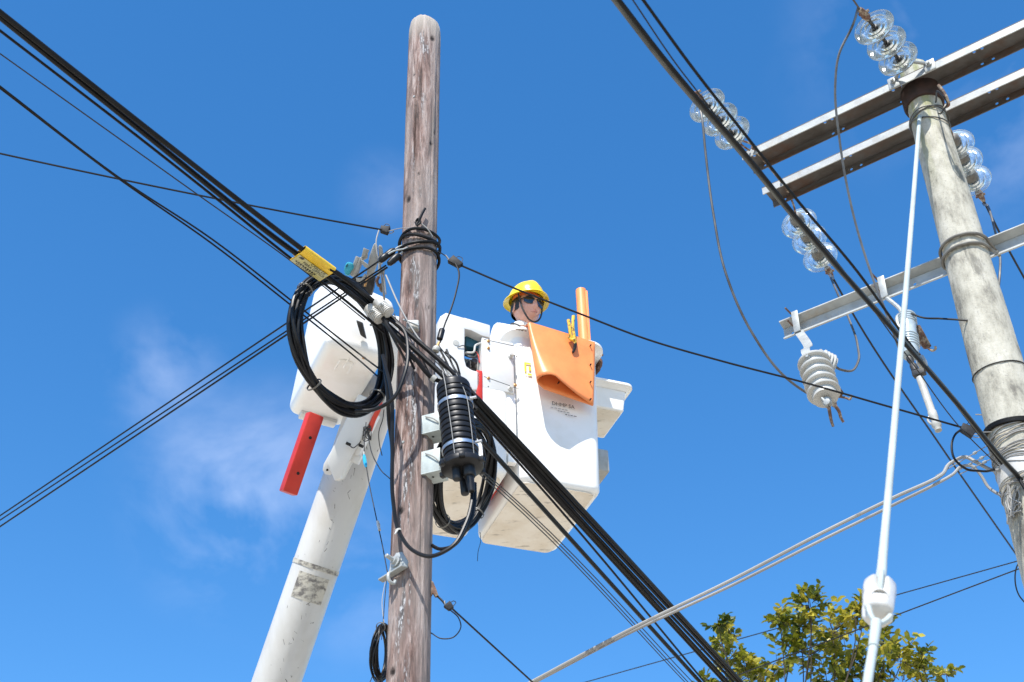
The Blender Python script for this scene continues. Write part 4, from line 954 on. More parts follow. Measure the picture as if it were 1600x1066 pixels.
# right hand with five fingers, hidden inside the bucket
hbase = RW; hd_ = (RW-RE).normalized(); hs_ = hd_.cross(ez).normalized(); hands = []
for k, (off, ln) in enumerate(((-.03, .075), (-.011, .085), (.009, .08), (.028, .062))):
    p0 = hbase+hd_*.05+hs_*off; hands.append(skinned([(0, 1), (1, 2), (2, 3)], [p0, p0+hd_*ln*.45, p0+hd_*ln*.75-ez*.02, p0+hd_*ln*.85-ez*.045], [.010, .009, .008, .007], 1))
hands.append(skinned([(0, 1), (1, 2)], [hbase+hd_*.02-hs_*.02, hbase+hd_*.05-hs_*.055, hbase+hd_*.08-hs_*.06-ez*.01], [.013, .010, .008], 1))
hands.append(skinned([(0, 1), (1, 2)], [hbase-hd_*.02, hbase+hd_*.04, hbase+hd_*.085], [(.03, .024), (.04, .018), (.042, .014)], 1))
ears = []
for s in (1, -1):
    ears.append(lathe(HF(-.012, s*.074, -.012), hl_*s*.9-hfw*.35+hz*.1, [(.010, -.01), (.026, 0), (.031, .008), (.027, .014), (.018, .010), (.006, .008)], 14))
ears = [([HC+((v-HC)+hz*(v-HF(-.012, 0, -.012)).dot(hz)*.35) for v in e[0]], e[1]) for e in ears]
obj('body', [head(), skinned(be, bv, brd)] + ears + hands, skin, per, angle=80)
# shirt and trousers
shirt = skinned([(0, 1), (1, 2), (2, 3), (2, 4), (4, 5), (5, 6), (2, 7), (7, 8), (8, 9)], [pel, bv[1], bv[2], neck1-ez*.01, LS, elbL, wristL, RS, RE, RW], [(.17, .15), (.18, .16), (.165, .15), .078, .085, .065, .045, .085, .065, .045])
obj('shirt', shirt, shirt_m, per, angle=80)
col_ = lathe(HF(-.03, 0, -.125), hz*.96-hfw*.1, [(.072, -.02), (.076, -.005), (.070, .022), (.064, .026), (.061, .02), (.064, -.02)], 28, True)
obj('collar', col_, shirt_m, per)
obj('harness_strap', [tube([BODY(-.11, .10, -.27), BODY(-.05, .085, -.135), BODY(.04, .09, -.2), BODY(.12, .09, -.34)], .013, 6, 6), tube([BODY(-.11, -.10, -.27), BODY(-.05, -.085, -.135), BODY(.04, -.09, -.2), BODY(.12, -.09, -.34)], .013, 6, 6)], strap_m, per)
obj('trousers', skinned([(0, 1), (1, 2), (2, 3), (0, 4), (4, 5), (5, 6)], [pel, hip[0], kn[0], an[0], hip[1], kn[1], an[1]], [(.16, .14), .11, .085, .07, .11, .085, .07]), trouser_m, per)
# hair under the hat
def cap(sx, sy, sz, zlo, xmax):
    V_, F_ = [], []; nu, nv = 32, 12
    for j in range(nv+1):
        th = rad(5+j*(115-5)/nv)
        for i in range(nu):
            ph = 2*math.pi*i/nu; V_.append(HF(min(math.sin(th)*math.cos(ph)*sx-.008, xmax), math.sin(th)*math.sin(ph)*sy, max(math.cos(th)*sz, zlo)+.002))
    for j in range(nv):
        for i in range(nu): F_.append([j*nu+i, j*nu+(i+1) % nu, (j+1)*nu+(i+1) % nu, (j+1)*nu+i])
    return V_, F_
obj('hair', cap(.104, .089, .126, -.045, .045), hair_m, per)
hb_ = obj('sweatband', lathe(HF(-.002, 0, .062), hz, [(.0, 0), (.094, -.012), (.098, .0), (.098, .02), (.09, .022), (.0, .02)], 28), band_o, per)
def hat():
    V_, F_ = [], []; nu = 48
    prof = []
    for k in range(9): a = math.pi/2*k/8; prof.append((math.sin(a), math.cos(a)))
    rings = []
    for r, h in prof:
        ring = []
        for i in range(nu):
            ph = 2*math.pi*i/nu; c, s = math.cos(ph), math.sin(ph)
            x, y, z = r*c*.132, r*s*.108, .062+h*.124
            z += .012*math.exp(-(s*r/.22)**2)*max(0, h)**.5 * (1 if abs(s*r) < .6 else 0)      # centre ridge
            ring.append(HF(x-.004, y, z))
        rings.append(ring)
    for ex, dz in ((.006, -.002), (.020, -.012), (.028, -.022), (.028, -.027), (.018, -.018), (-.006, -.006)):
        ring = []
        for i in range(nu):
            ph = 2*math.pi*i/nu; c, s = math.cos(ph), math.sin(ph); k = 1+(.35*max(0, c)**3)
            ring.append(HF((.132+ex*k)*c-.004, (.108+ex)*s, .064+dz+(.012*c*c if ex > .01 else 0)))
        rings.append(ring)
    for r, h in reversed(prof[1:]):
        rings.append([HF(r*math.cos(2*math.pi*i/nu)*.127-.004, r*math.sin(2*math.pi*i/nu)*.103, .060+h*.118) for i in range(nu)])
    return loft(rings)
obj('hard_hat', hat(), yellow, per, angle=50)
# sunglasses
gls = []
for s in (1, -1):
    pts = []
    for (yy, zz) in ((.005, .016), (.022, .026), (.050, .025), (.070, .014), (.067, -.010), (.046, -.025), (.022, -.024), (.007, -.008)):
        pts.append(HF(.101-.45*max(0, yy-.02)-3.0*max(0, yy-.045)**2*3, s*yy, zz+.004))
    gls.append(prism(pts, hfw*.006, .0012))
sg = obj('sunglasses', gls, lens_m, per)
obj('frame', [tube([HF(.104, -.01, .016), HF(.108, 0, .014), HF(.104, .01, .016)], .003, 6, 4), tube([HF(.107, .008, .020), HF(.102, .03, .027), HF(.088, .055, .025), HF(.072, .070, .018), HF(.03, .082, .014), HF(-.015, .085, .01)], .004, 6, 4), tube([HF(.107, -.008, .020), HF(.102, -.03, .027), HF(.088, -.055, .025), HF(.072, -.070, .018), HF(.03, -.082, .014), HF(-.015, -.085, .01)], .004, 6, 4)], black_p, sg)
obj('chin_strap', [tube([HF(.045, s*.096, .064), HF(.055, s*.082, .01), HF(.066, s*.072, -.045), HF(.078, s*.052, -.092), HF(.080, s*.02, -.124), HF(.080, 0, -.128)], .0065, 6, 5) for s in (1, -1)], strap_m, per)
obj('eyebrows', [tube([HF(.094, s*.012, .034), HF(.093, s*.03, .040), HF(.078, s*.055, .034)], .004, 6, 4) for s in (1, -1)], hair_m, per)
obj('lips', tube([HF(.094, .022, -.068), HF(.106, .008, -.066), HF(.107, 0, -.067), HF(.106, -.008, -.066), HF(.094, -.022, -.068)], lambda s: .002+.003*math.sin(3.14*s), 6, 4), mat('lips', (.42, .16, .13), .5), per)
# gloved left hand on the rim
gv = []
rim = .075
gv.append(skinned([(0, 1), (1, 2), (2, 3)], [wristL, gl+ez*.025, BF(rim-.01, .17, HB+.03), BF(rim+.01, .17, HB+.012)], [(.035, .03), (.045, .025), (.045, .02), (.04, .018)], 1))
for k in range(4):
    v_ = .125+.028*k; ln = (.07, .085, .08, .06)[k]
    gv.append(skinned([(0, 1), (1, 2), (2, 3)], [BF(rim-.005, v_, HB+.025), BF(rim+.022, v_, HB+.0), BF(rim+.018, v_+.004, HB-ln*.6), BF(rim-.006, v_+.008, HB-ln)], [.014, .014, .012, .010], 1))
gv.append(skinned([(0, 1), (1, 2)], [BF(.03, .12, HB+.03), BF(.06, .085, HB+.028), BF(rim+.02, .075, HB+.012)], [.016, .013, .011], 1))
obj('glove', gv, glove_m, per, angle=80)

# ------------------------------------------------------------------ concrete pole
CY = 6.24
CX = PY(1454, 200, CY).x
CTOP = PY(1433, 104, CY).z
def crad(z): return .098+.0165*(CTOP-z)
cp = thing('concrete_pole', 'round concrete power pole, stained, with greenish top', 'utility pole', (CX, CY, 0))
def cpole():
    n = 64; zs = [0, 1, 2, 3, 4] + [4.2+.03*i for i in range(int((CTOP-.06-4.2)/.03))]; V_ = []
    def ring(z, s):
        for k in range(n):
            a = 2*math.pi*k/n; r = crad(z)*s; g = noise.noise((math.cos(a)*3, math.sin(a)*3, z*2))*.0035+noise.noise((math.cos(a)*16, math.sin(a)*16, z*14))*.0018
            V_.append(Vector((CX+math.cos(a)*(r+g), CY+math.sin(a)*(r+g), z)))
    for z in zs: ring(z, 1)
    for t, s in ((.5, .95), (.85, .8), (1, .5)): ring(zs[-1]+(CTOP-zs[-1])*t, s)
    m = len(V_)//n; F_ = [[i*n+k, i*n+(k+1) % n, (i+1)*n+(k+1) % n, (i+1)*n+k] for i in range(m-1) for k in range(n)]
    F_ += [list(range(n-1, -1, -1)), [(m-1)*n+k for k in range(n)]]; return V_, F_
obj('shaft', cpole(), conc_m, cp, origin=(CX, CY, 0))
def oncp(px, py, off=0):
    d = ray(px, py); r = crad(7)+off
    for _ in range(3):
        ax, ay = CAM.x-CX, CAM.y-CY; A = d.x*d.x+d.y*d.y; B = 2*(ax*d.x+ay*d.y); D = B*B-4*A*(ax*ax+ay*ay-r*r)
        p = CAM+d*((-B-math.sqrt(max(0, D)))/(2*A)); r = crad(p.z)+off
    return p
def hoop(z, off, r, tilt=0, ph=0, m=None, n=8, a0=0, a1=360, wob=0):
    pts = []
    for k in range(49):
        a = rad(a0+(a1-a0)*k/48); R_ = crad(z)+off; pts.append((CX+math.cos(a)*R_, CY+math.sin(a)*R_, z+tilt*math.cos(a-ph)+wob*math.sin(5*a+ph)))
    return tube(pts, r, n, 1, smooth=False)
obj('collar', lathe((CX, CY, PY(1440, 168, CY).z), (0, 0, 1), [(crad(8)+.002, 0), (crad(8)+.016, .004), (crad(8)+.02, .02), (crad(8)+.02, .15), (crad(8)+.016, .17), (crad(8)+.002, .17)], 28, True), darkrust, cp)
# crossarms
ZA = 8.17
A0, A1 = PZ(1160, 250, ZA), PZ(1600, 42, ZA); ad = (A1-A0); ad.z = 0; ad.normalize(); an_ = Vector((ad.y, -ad.x, 0)); an_ = an_ if an_.y < 0 else -an_   # an_ points at the camera side
B0 = PZ(1192, 304, ZA)
def arm(o, length, label, group):
    t = thing('crossarm', label, 'crossarm', o, group)
    F0 = Fr(o, ad, -an_, ez); wd, h, th = .165, .062, .007
    holes = [.06, .55, .62, 1.02, 1.09, 1.55, 1.62]; holes = [x for x in holes if x < length-.05]
    web = plate(Fr(o+ez*(h-th), ad, -an_, ez), 0, length, wd, th, [(x+.02*(i % 2), wd*.42) for i, x in enumerate(holes)], .011)
    near = plate(Fr(o, ad, ez, -an_), 0, length, h-th-.0005, th, [], .01)
    far = plate(Fr(o-an_*(wd-th), ad, ez, -an_), 0, length, h-th-.0005, th, [(x+.03, h*.42) for x in holes], .011)
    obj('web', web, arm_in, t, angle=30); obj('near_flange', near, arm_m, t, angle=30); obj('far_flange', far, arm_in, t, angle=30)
    return t, F0, wd, h
armA, FA, wdA, hA_ = arm(A0, 2.35, 'galvanised steel crossarm on the camera-facing side of the pole top', 'paired top crossarms')
armB, FB, wdB, hB_ = arm(B0, 2.35, 'galvanised steel crossarm on the far side of the pole top', 'paired top crossarms')
# spacer bolts between the arms
for x in (.10, 2.2):
    obj('through_bolt', [lathe(FA(x, -.03, .035), -an_, [(.016, -.004), (.016, .012), (.009, .013), (.009, .50), (.016, .501), (.016, .515)], 8)], rust, armA)
for px in (1397, 1452):
    q = PP(px, 131 if px < 1420 else 100, A0, an_); x = (q-A0).dot(ad)
    obj('clip_plate', [box(FA, x-.035, x+.035, -.012, -.002, -.005, .085, .004), lathe(FA(x, -.012, .045), an_, [(.018, 0), (.018, .012), (.010, .013), (.010, .03)], 8)], galv, armA)
    obj('stiffener', tube([FA(x+.01, .02, .066), FA(x+.015, .10, .066)], .008, 8, 2), rust, armA)
xa, xb = (PP(1397, 131, A0, an_)-A0).dot(ad), (PP(1452, 100, A0, an_)-A0).dot(ad)
obj('pole_strap', tube([FA(xa+.02, -.016, .06), FA(xa+.07, -.05, .075), FA((xa+xb)/2, -.085, .085), FA(xb-.06, -.045, .075), FA(xb-.02, -.016, .065)], .011, 8, 5), galv, armA)
xc = (PP(1515, 170, B0, an_)-B0).dot(ad)
obj('stiffener', tube([FB(xc-.05, .02, .066), FB(xc-.045, .10, .066)], .008, 8, 2), rust, armB)
# tie wires round the top
for i, (py, off, tl_) in enumerate(((168, .006, .03), (176, .012, -.04), (180, .008, .05))):
    z = oncp(1445, py).z; obj('tie_wire', hoop(z, off, .0042, tl_, i*1.1), alu, cp)
obj('tie_wire', tube([oncp(1462, 160, .02), PR(1473, 150, 8.9), PR(1480, 160, 8.9), PR(1474, 172, 8.95), oncp(1466, 178, .015)], .005, 6, 6), wire_m, cp)
obj('clevis', tube([PR(1466, 133, 8.95), PR(1473, 142, 8.93), PR(1480, 155, 8.9), PR(1482, 164, 8.92), PR(1476, 168, 8.95)], .010, 8, 5), rust, cp)
# U bolts of the lower arm
pz = [oncp(1500, py, .012).z for py in (367, 383)]
# lower crossarm, behind the pole
LZ = oncp(1505, 395).z
d_l = ray(1225, 528)
lowo = Vector((CX, CY, LZ))-an_*(crad(LZ)+.05)
L0 = PP(1226, 522, lowo, an_); L1 = PP(1590, 378, lowo, an_)
lt = thing('crossarm', 'pale lower steel crossarm carrying the fuse cutouts', 'crossarm', L0)
ld = (L1-L0).normalized(); lu = (ez-ld*ez.dot(ld)).normalized(); LF = Fr(L0, ld, an_, lu); ll = (L1-L0).length+.9
obj('web', plate(Fr(L0-lu*.04, ld, lu, an_), 0, ll, .07, .007, [(.055, .02), (.86, .025)], .011), arm_m, lt, angle=30)
obj('upper_flange', prism([LF(0, .0, .031), LF(0, .062, .055), LF(ll, .062, .055), LF(ll, .0, .031)], lu*.007), arm_m, lt, angle=30)
obj('lower_flange', prism([LF(0, .008, -.041), LF(0, .032, -.049), LF(ll, .032, -.049), LF(ll, .008, -.041)], -lu*.007), arm_m, lt, angle=30)
for i, z in enumerate(pz):
    R_ = crad(z)+.013; a_c = math.atan2(an_.y, an_.x); pts = []
    e_ = [LF(((Vector((CX, CY, z))-L0).dot(ld))+s*(R_), -.03, -.02+.03*i) for s in (-1, 1)]
    arc = [Vector((CX, CY, z))+Vector((math.cos(a_c+a), math.sin(a_c+a), 0))*R_ for a in [rad(-92+184*k/24) for k in range(25)]]
    if (arc[0]-e_[0]).length > (arc[0]-e_[1]).length: e_.reverse()
    obj('u_bolt', tube([e_[0]]+arc+[e_[1]], .010, 10, 2), ubolt_m, lt)
def armclamp(px, py):
    q = PP(px, py, L0+an_*.065, an_); x = (q-L0).dot(ld)
    t = obj('clamp_plate', box(LF, x-.022, x+.022, .064, .074, -.075, .085, .004), galv, lt)
    for zz in (.06, -.035): obj('bolt', tube([LF(x-.02, .04, zz+.012), LF(x-.035, .12, zz+.035)], .006, 8, 2), rust, t)
    return x
x1 = armclamp(1246, 515); x2 = armclamp(1381, 456)

# wire wraps lower on the concrete pole
for i in range(16):
    z = oncp(1565, 672).z - .022*i*random.uniform(.8, 1.2) ; obj('wire_wrap', hoop(z, .005+.004*random.random(), .0035, random.uniform(-.05, .05), random.uniform(0, 6), wob=.004), grey_wire, cp)
for k in range(3): obj('black_wrap', hoop(oncp(1570, 655).z-.012*k, .010, .010, .02, 2.0+k*.3), cable_m, cp)
obj('thin_wire', hoop(oncp(1545, 566).z, .004, .0035, .02, 1), wire_m, cp)
obj('white_tape', lathe((CX, CY, oncp(1580, 725).z), (0, 0, 1), [(crad(5.5)+.002, -.06), (crad(5.5)+.006, -.06), (crad(5.5)+.006, .06), (crad(5.5)+.002, .06)], 40, True), cream, cp)
random.seed(12)
rag = []
for k in range(9):
    p = [oncp(1586+random.uniform(-14, 10), 780+random.uniform(-25, 40), .012+random.random()*.02) for _ in range(4)]; rag.append(tube(p, .004, 5, 4))
obj('frayed_wires', rag, grey_wire, cp)

# ------------------------------------------------------------------ glass disc strings
def disc_glass(o, ax, R=.127):
    s = R/.127
    pr = [(.040, .052), (.060, .050), (.095, .060), (.120, .072), (.1275, .080), (.127, .088), (.121, .089), (.112, .079), (.092, .072), (.090, .092), (.080, .093), (.077, .071), (.062, .070), (.060, .096), (.050, .097), (.047, .072), (.030, .076), (.020, .070), (.020, .050)]
    return lathe(o, ax, [(r*s, h) for r, h in pr], 40, True)
def string(pix, Z, away, label, a_pt, c_pt, group):
    """pix: three disc pixels, from the arm outwards; a_pt anchor, c_pt end clamp (world)"""
    cs = [PZ(*q, Z) for q in pix]; ax = (cs[-1]-cs[0]).normalized(); step = (cs[-1]-cs[0]).length/2
    t = thing('insulator_string', label, 'insulator', cs[1]-ez*.13, group)
    for c in cs:
        o = c-ax*.075
        g = obj('glass_disc', disc_glass(o, ax), glass, t, angle=25)
        obj('cap', lathe(o, ax, [(.010, -.012), (.030, -.010), (.040, .0), (.047, .02), (.048, .056), (.036, .058)], 18), ubolt_m, g)
        obj('pin', lathe(o, ax, [(.018, .062), (.018, .09), (.011, .092), (.011, step-.01), (.015, step-.008), (.015, step)], 12), dark_metal, g)
    o = cs[0]-ax*.075
    obj('shackle', [tube([a_pt+an_*s_*.0+ad*.025, (a_pt+o)/2+ad*.022, o-ax*.01+ad*.01], .007, 8, 4) for s_ in (1,)] + [tube([a_pt-ad*.025, (a_pt+o)/2-ad*.022, o-ax*.01-ad*.01], .007, 8, 4)], rust, t)
    e = cs[-1]+ax*(step-.06)
    obj('strain_clamp', [lathe(e, (c_pt-e), [(.012, -.02), (.022, 0), (.026, .03), (.02, .07), (.014, (c_pt-e).length)], 10), tube([e+ax*.02+ez*.03, e+ax*.03-ez*.03], .010, 8, 2), tube([e+ax*.05+ad*.035, e+ax*.05-ad*.03], .009, 8, 2)], rust, t)
    return ax, e
ZS = ZA+.04
s1 = string([(1145, 209), (1126, 188), (1106, 166)], ZS, False, 'three clear glass discs on near crossarm tip, ribbed undersides showing', FA(.09, -.012, .04), PZ(1088, 150, ZS), 'insulator strings of three glass discs')
s2 = string([(1404, 93), (1386, 69), (1367, 44)], ZS+.02, False, 'three clear glass discs mounted at the concrete pole top', FA((xa+xb)/2-.02, -.09, .085), PZ(1343, 14, ZS+.02), 'insulator strings of three glass discs')
s3 = string([(1248, 348), (1264, 373), (1281, 401)], ZS, True, 'three clear glass discs trailing from far crossarm tip, grey caps showing', FB(.10, wdB+.01, .04), PZ(1300, 432, ZS), 'insulator strings of three glass discs')
s4 = string([(1492, 226), (1505, 252), (1519, 281)], ZS, True, 'three clear glass discs half hidden behind the concrete pole', PZ(1476, 200, ZS-.02), PZ(1537, 314, ZS), 'insulator strings of three glass discs')

# conductors and jumpers
q = PZ(1088, 150, ZS); r_ = PZ(958, -8, ZS+.05)
cable(span(q, r_, 0, 12, 0, 8), .0065, 'aluminium power conductor leaving the near glass string overhead', alu, name='conductor', n=6)
q = PZ(1343, 14, ZS+.02); r_ = PZ(1325, -12, ZS+.03)
cable(span(q, r_, 0, 12, 0, 8), .0065, 'power conductor leaving the pole top glass string overhead', alu, name='conductor', n=6)
q = PZ(1300, 432, ZS)
cable([q, PZ(1340, 503, ZS-.02), PZ(1465, 690, ZS-.1), PZ(1600, 884, ZS-.15), PZ(1600, 884, ZS-.15)+(PZ(1600, 884, ZS-.15)-PZ(1465, 690, ZS-.1)).normalized()*14], .0085, 'dark power conductor going away from the far glass string', cable_m, name='conductor', n=6)
q = PZ(1537, 314, ZS)
cable([q, PZ(1566, 372, ZS), PZ(1600, 434, ZS), PZ(1600, 434, ZS)+(PZ(1600, 434, ZS)-PZ(1566, 372, ZS)).normalized()*16], .0085, 'dark power conductor going away behind the concrete pole', cable_m, name='conductor', n=6)
cable([PZ(1090, 152, ZS), PR(1097, 185, 9.0), PR(1102, 235, 8.9), PR(1114, 330, 8.7), PR(1135, 430, 8.5), PR(1175, 520, 8.4), PR(1230, 592, 8.35), PR(1268, 618, 8.35), PR(1296, 630, 8.35)], .0075, 'slack jumper wire from near glass string down to the left cutout', alu, name='jumper', n=6)
cable([PZ(1341, 12, ZS+.02), PR(1330, 45, 9.2), PR(1311, 85, 9.1), PR(1305, 135, 9.0), PR(1312, 220, 8.9), PR(1332, 330, 8.75), PR(1362, 430, 8.55), PR(1385, 490, 8.4), PR(1396, 520, 8.3), PR(1405, 545, 8.3)], .008, 'slack jumper wire from pole top string down to the right cutout', alu, name='jumper', n=6)
cable([PZ(1302, 434, ZS), PR(1310, 462, 9.2), PR(1327, 500, 9.0), PR(1340, 540, 8.8), PR(1341, 565, 8.7), PR(1332, 579, 8.65), PR(1312, 577, 8.6), PR(1302, 570, 8.55)], .0075, 'jumper wire looping from far glass string to the left cutout top', alu, name='jumper', n=6)
cable([PZ(1536, 318, ZS), PR(1552, 350, 9.3), PR(1562, 395, 9.1), PR(1562, 430, 8.9), PR(1558, 470, 8.8)], .0075, 'jumper wire hanging behind the concrete pole', alu, name='jumper', n=6)
cable([PR(1424, 490, 8.35), PR(1440, 496, 8.32), PR(1470, 498, 8.25), PR(1500, 500, 8.2), oncp(1512, 501, .0)], .006, 'short black lead from the right cutout to the concrete pole', cable_m, n=6)

# thick dark secondary bundle overhead to the concrete pole
SG = 'twisted secondary cables overhead'
zq = oncp(1590, 745).z
def sec(pxs, r, label, dz=0, m=None, z0=None):
    zz = zq if z0 is None else z0
    p = [PZ(x, y, zz+.35*(1-(y/760))+dz) for x, y in pxs]; p = [ext(p[0], p[1], 6)] + p
    return cable(p, r, label, m, SG, per=8)
dk = mat('grey green aged sheath', (.05, .055, .05), .45, c2=(.1, .1, .09), scale=(8, 8, 8))
sec([(958, -4), (1040, 102), (1160, 240), (1260, 362), (1400, 520), (1500, 636), (1570, 722), (1612, 765)], .013, 'thick aged grey cable passing over to the concrete pole', 0, dk)
sec([(964, -4), (1046, 102), (1164, 240), (1264, 364), (1402, 524), (1503, 640), (1572, 724), (1612, 766)], .009, 'black cable twisted beside the thick aged grey one', -.03)
sec([(1002, -4), (1085, 110), (1160, 205), (1245, 312), (1340, 425), (1400, 508), (1500, 640), (1565, 725)], .0065, 'thin black cable parallel to the thick aged cable', .05)
sec([(986, -4), (1060, 105), (1095, 150), (1180, 262), (1300, 400), (1420, 560), (1500, 668), (1560, 728)], .003, 'faint thin wire between the parallel overhead cables', .02, wire_m)
# cables passing the concrete pole
cable([PR(1520, 660, 7.8), oncp(1560, 712, .02), oncp(1590, 745, .03), oncp(1606, 770, .02), oncp(1622, 790, .012)], .009, 'black cable bending past the concrete pole', n=6)
# wedge clamp of the service line at the concrete pole
wedge(PY(1501, 667, 6.1), PY(1522, 678, 6.1), .035, .055, 'dark wedge clamp beside the concrete pole')
cable([PY(1524, 676, 6.1), oncp(1550, 675, .01)], .003, 'short wire from wedge clamp to the concrete pole', grey_wire, n=6)
cable([PY(1502, 671, 6.08), PY(1492, 680, 6.06), PY(1487, 698, 6.05), PY(1492, 718, 6.05), PY(1510, 733, 6.05), PY(1530, 736, 6.08), oncp(1555, 734, .01)], .006, 'black drop loop curling below the concrete pole wedge clamp', n=6)
cable([oncp(1547, 656, .0), PR(1538, 649, 8.0), PR(1530, 648, 8.0), PR(1524, 648, 8.0)], .0035, 'stub of bare wire sticking out of the concrete pole', grey_wire, n=6)
# two pale cables to the lower left
zc = oncp(1555, 720).z
def pale(pxs, r, label, tail):
    p = [PZ(x, y, zc-.04-.62*max(0, 1470-x)/640) for x, y in pxs]; p = [ext(p[0], p[1], 18)] + p + tail
    return cable(p, r, label, grey_wire, 'pale grey cables', per=8)
pale([(828, 1067), (990, 981), (1140, 908), (1290, 830), (1400, 776), (1470, 743)], .0095, 'pale grey cable, upper of two running to the concrete pole', [PR(1488, 722, 7.86), PR(1506, 714, 7.84), PR(1525, 722, 7.8), PR(1545, 733, 7.78), oncp(1562, 735, .01)])
pale([(832, 1068), (992, 985), (1145, 914), (1290, 841), (1400, 787), (1488, 742)], .008, 'pale grey cable, lower of two running to the concrete pole', [PR(1506, 728, 7.82), PR(1518, 728, 7.8), PR(1532, 742, 7.78), PR(1545, 762, 7.74), PR(1560, 772, 7.7), oncp(1578, 770, .01)])
for i, (x0, y0, x1_, y1_) in enumerate(((1462, 744, 1550, 692), (1492, 738, 1552, 706), (1500, 741, 1555, 714))):
    g = thing('guy_grip', '%s thin strand grip tying a pale cable to the concrete pole' % ('upper', 'middle', 'lower')[i], 'cable grip', PR(x0, y0, 7.85), 'cable grips')
    a, b = PR(x0, y0, 7.84), oncp(x1_, y1_, .01)
    obj('strand', tube([a, b], .0028, 6, 2), grey_wire, g)
    for s in (.4, .7): c = a.lerp(b, s); obj('bead', lathe(c, b-a, [(.003, -.012), (.008, -.008), (.008, .008), (.003, .012)], 8), galv, g)
# far thin wires
for (p0, p1, D0, D1, lab) in (((915, 1066), (1600, 874), 13.5, 11.5, 'far thin wire rising to the right behind the tree, upper one'), ((1150, 1056), (1600, 886), 11.0, 10.2, 'far thin wire rising to the right across the tree, lower one')):
    a, b = PR(*p0, D0), PR(*p1, D1); cable(span(a, b, 0, 10, 8, 8), .0048, lab, wire_m, n=5)
cable([PR(1600, 870, 9.0), PR(1589, 885, 9.0), PR(1586, 905, 9.0), PR(1592, 930, 9.0), PR(1604, 945, 9.0)], .0045, 'thin wire loop hanging below the concrete pole wires', wire_m, n=5)

# ------------------------------------------------------------------ cutouts
def ribbed(o, ax, n, R, core, step, last=.03):
    pr = [(core*.6, 0), (core, .0)]
    z = .0
    for k in range(n):
        pr += [(core, z), (R*.97, z+step*.42), (R, z+step*.55), (R*.97, z+step*.66), (core*1.02, z+step*.72), (core, z+step*.98)]; z += step
    pr += [(core, z+last), (core*.5, z+last+.004)]
    return lathe(o, ax, pr, 32), z+last
c1 = thing('fuse_cutout', 'grey ribbed polymer cutout hanging open on the crossarm left end', 'cutout', PR(1285, 640, 8.35))
o1 = PR(1270, 562, 8.5); ax1 = (PR(1292, 628, 8.22)-o1).normalized()
ln1 = (PR(1292, 628, 8.22)-o1).length
ri = (ln1-.05)/5
sh1, _ = ribbed(o1, ax1, 5, .098, .072, ri, .02)
obj('insulator', sh1, porc, c1)
bax = (PR(1300, 572, 8.62)-PR(1276, 576, 8.5)); 
pr = [(.07, 0), (.088, .0)]
for k in range(4): pr += [(.085, .02+.02*k), (.097, .028+.02*k), (.097, .034+.02*k), (.085, .037+.02*k)]
obj('rear_insulator', lathe(PR(1272, 566, 8.56), bax+ax1*.12, pr+[(.085, .11), (.03, .115)], 28), porc, c1)
br0 = LF(x1, .05, -.06)
pl = [br0+ld*.0, (br0+o1)/2+ld*.015-ez*.01, PR(1262, 556, 8.44), PR(1268, 566, 8.42)]
pts = catmull(pl, 6); V_ = []; F_ = []
for p in pts:
    for a, b in ((-.028, -.004), (.028, -.004), (.028, .004), (-.028, .004)): V_.append(p+ld*a+an_*b)
n = len(pts)
F_ = [[i*4+k, i*4+(k+1) % 4, (i+1)*4+(k+1) % 4, (i+1)*4+k] for i in range(n-1) for k in range(4)]+[[3, 2, 1, 0], [(n-1)*4+k for k in range(4)]]
obj('hanger_strap', (V_, F_), galv, c1)
obj('strap_bolt', lathe(PR(1263, 558, 8.42), an_, [(.016, 0), (.016, .008), (.010, .01), (.010, .02)], 8), galv, c1)
eb = o1+ax1*ln1
obj('lower_terminal', [lathe(eb-ax1*.01, ax1, [(.03, 0), (.024, .02), (.02, .045), (.012, .048)], 12), tube([PR(1284, 622, 8.2), PR(1290, 628, 8.18), PR(1297, 633, 8.17)], .008, 8, 3), lathe(PR(1294, 630, 8.18), an_, [(.02, -.01), (.02, .02), (.012, .022)], 8)], galv, c1)
for l_ in ([(1295, 636), (1297, 648), (1299, 658), (1302, 667)], [(1303, 632), (1311, 643), (1314, 653), (1318, 660)]):
    obj('hook_finger', tube([PR(x, y, 8.17) for x, y in l_], lambda s: .011-.003*s, 8, 4), rust, c1)
obj('fuse_arm', [prism([PR(x, y, 8.6) for x, y in ((1300, 590), (1304, 592), (1319, 614), (1314, 622), (1306, 622), (1302, 608))], _F*.04, .004)], rust, c1)
obj('hook', tube([PR(1312, 620, 8.58), PR(1322, 622, 8.56), PR(1328, 624, 8.55), PR(1331, 617, 8.55)], .007, 8, 4), rust, c1)
obj('bail', tube([PR(1303, 624, 8.3), PR(1306, 630, 8.3), PR(1302, 635, 8.25)], .006, 8, 4), rust, c1)
c2 = thing('fuse_cutout', 'bluish porcelain cutout with pale fuse tube swung down', 'cutout', PR(1430, 560, 8.3))
o2 = PR(1417, 492, 8.42); e2_ = PR(1423, 556, 8.16); ax2 = (e2_-o2); l2 = ax2.length
pr = [(.02, 0), (.044, .004), (.05, .012)]
z = .016
for k in range(4): pr += [(.048, z), (.053, z+.006), (.053, z+.011), (.048, z+.015)]; z += .019
pr += [(.046, z+.01), (.046, l2*.52)]; z = l2*.54
for k in range(5): pr += [(.048, z), (.054, z+.007), (.054, z+.012), (.048, z+.016)]; z += .021
pr += [(.047, z), (.047, l2-.005), (.02, l2)]
obj('insulator', lathe(o2, ax2, pr, 28), porc_b, c2)
br1 = LF(x2, .05, -.06)
obj('hanger_strap', tube([br1, br1.lerp(o2+ax2*.45, .5)+ld*.03, PR(1402, 500, 8.38), PR(1408, 516, 8.32), o2+ax2*.5], .013, 8, 5), galv, c2)
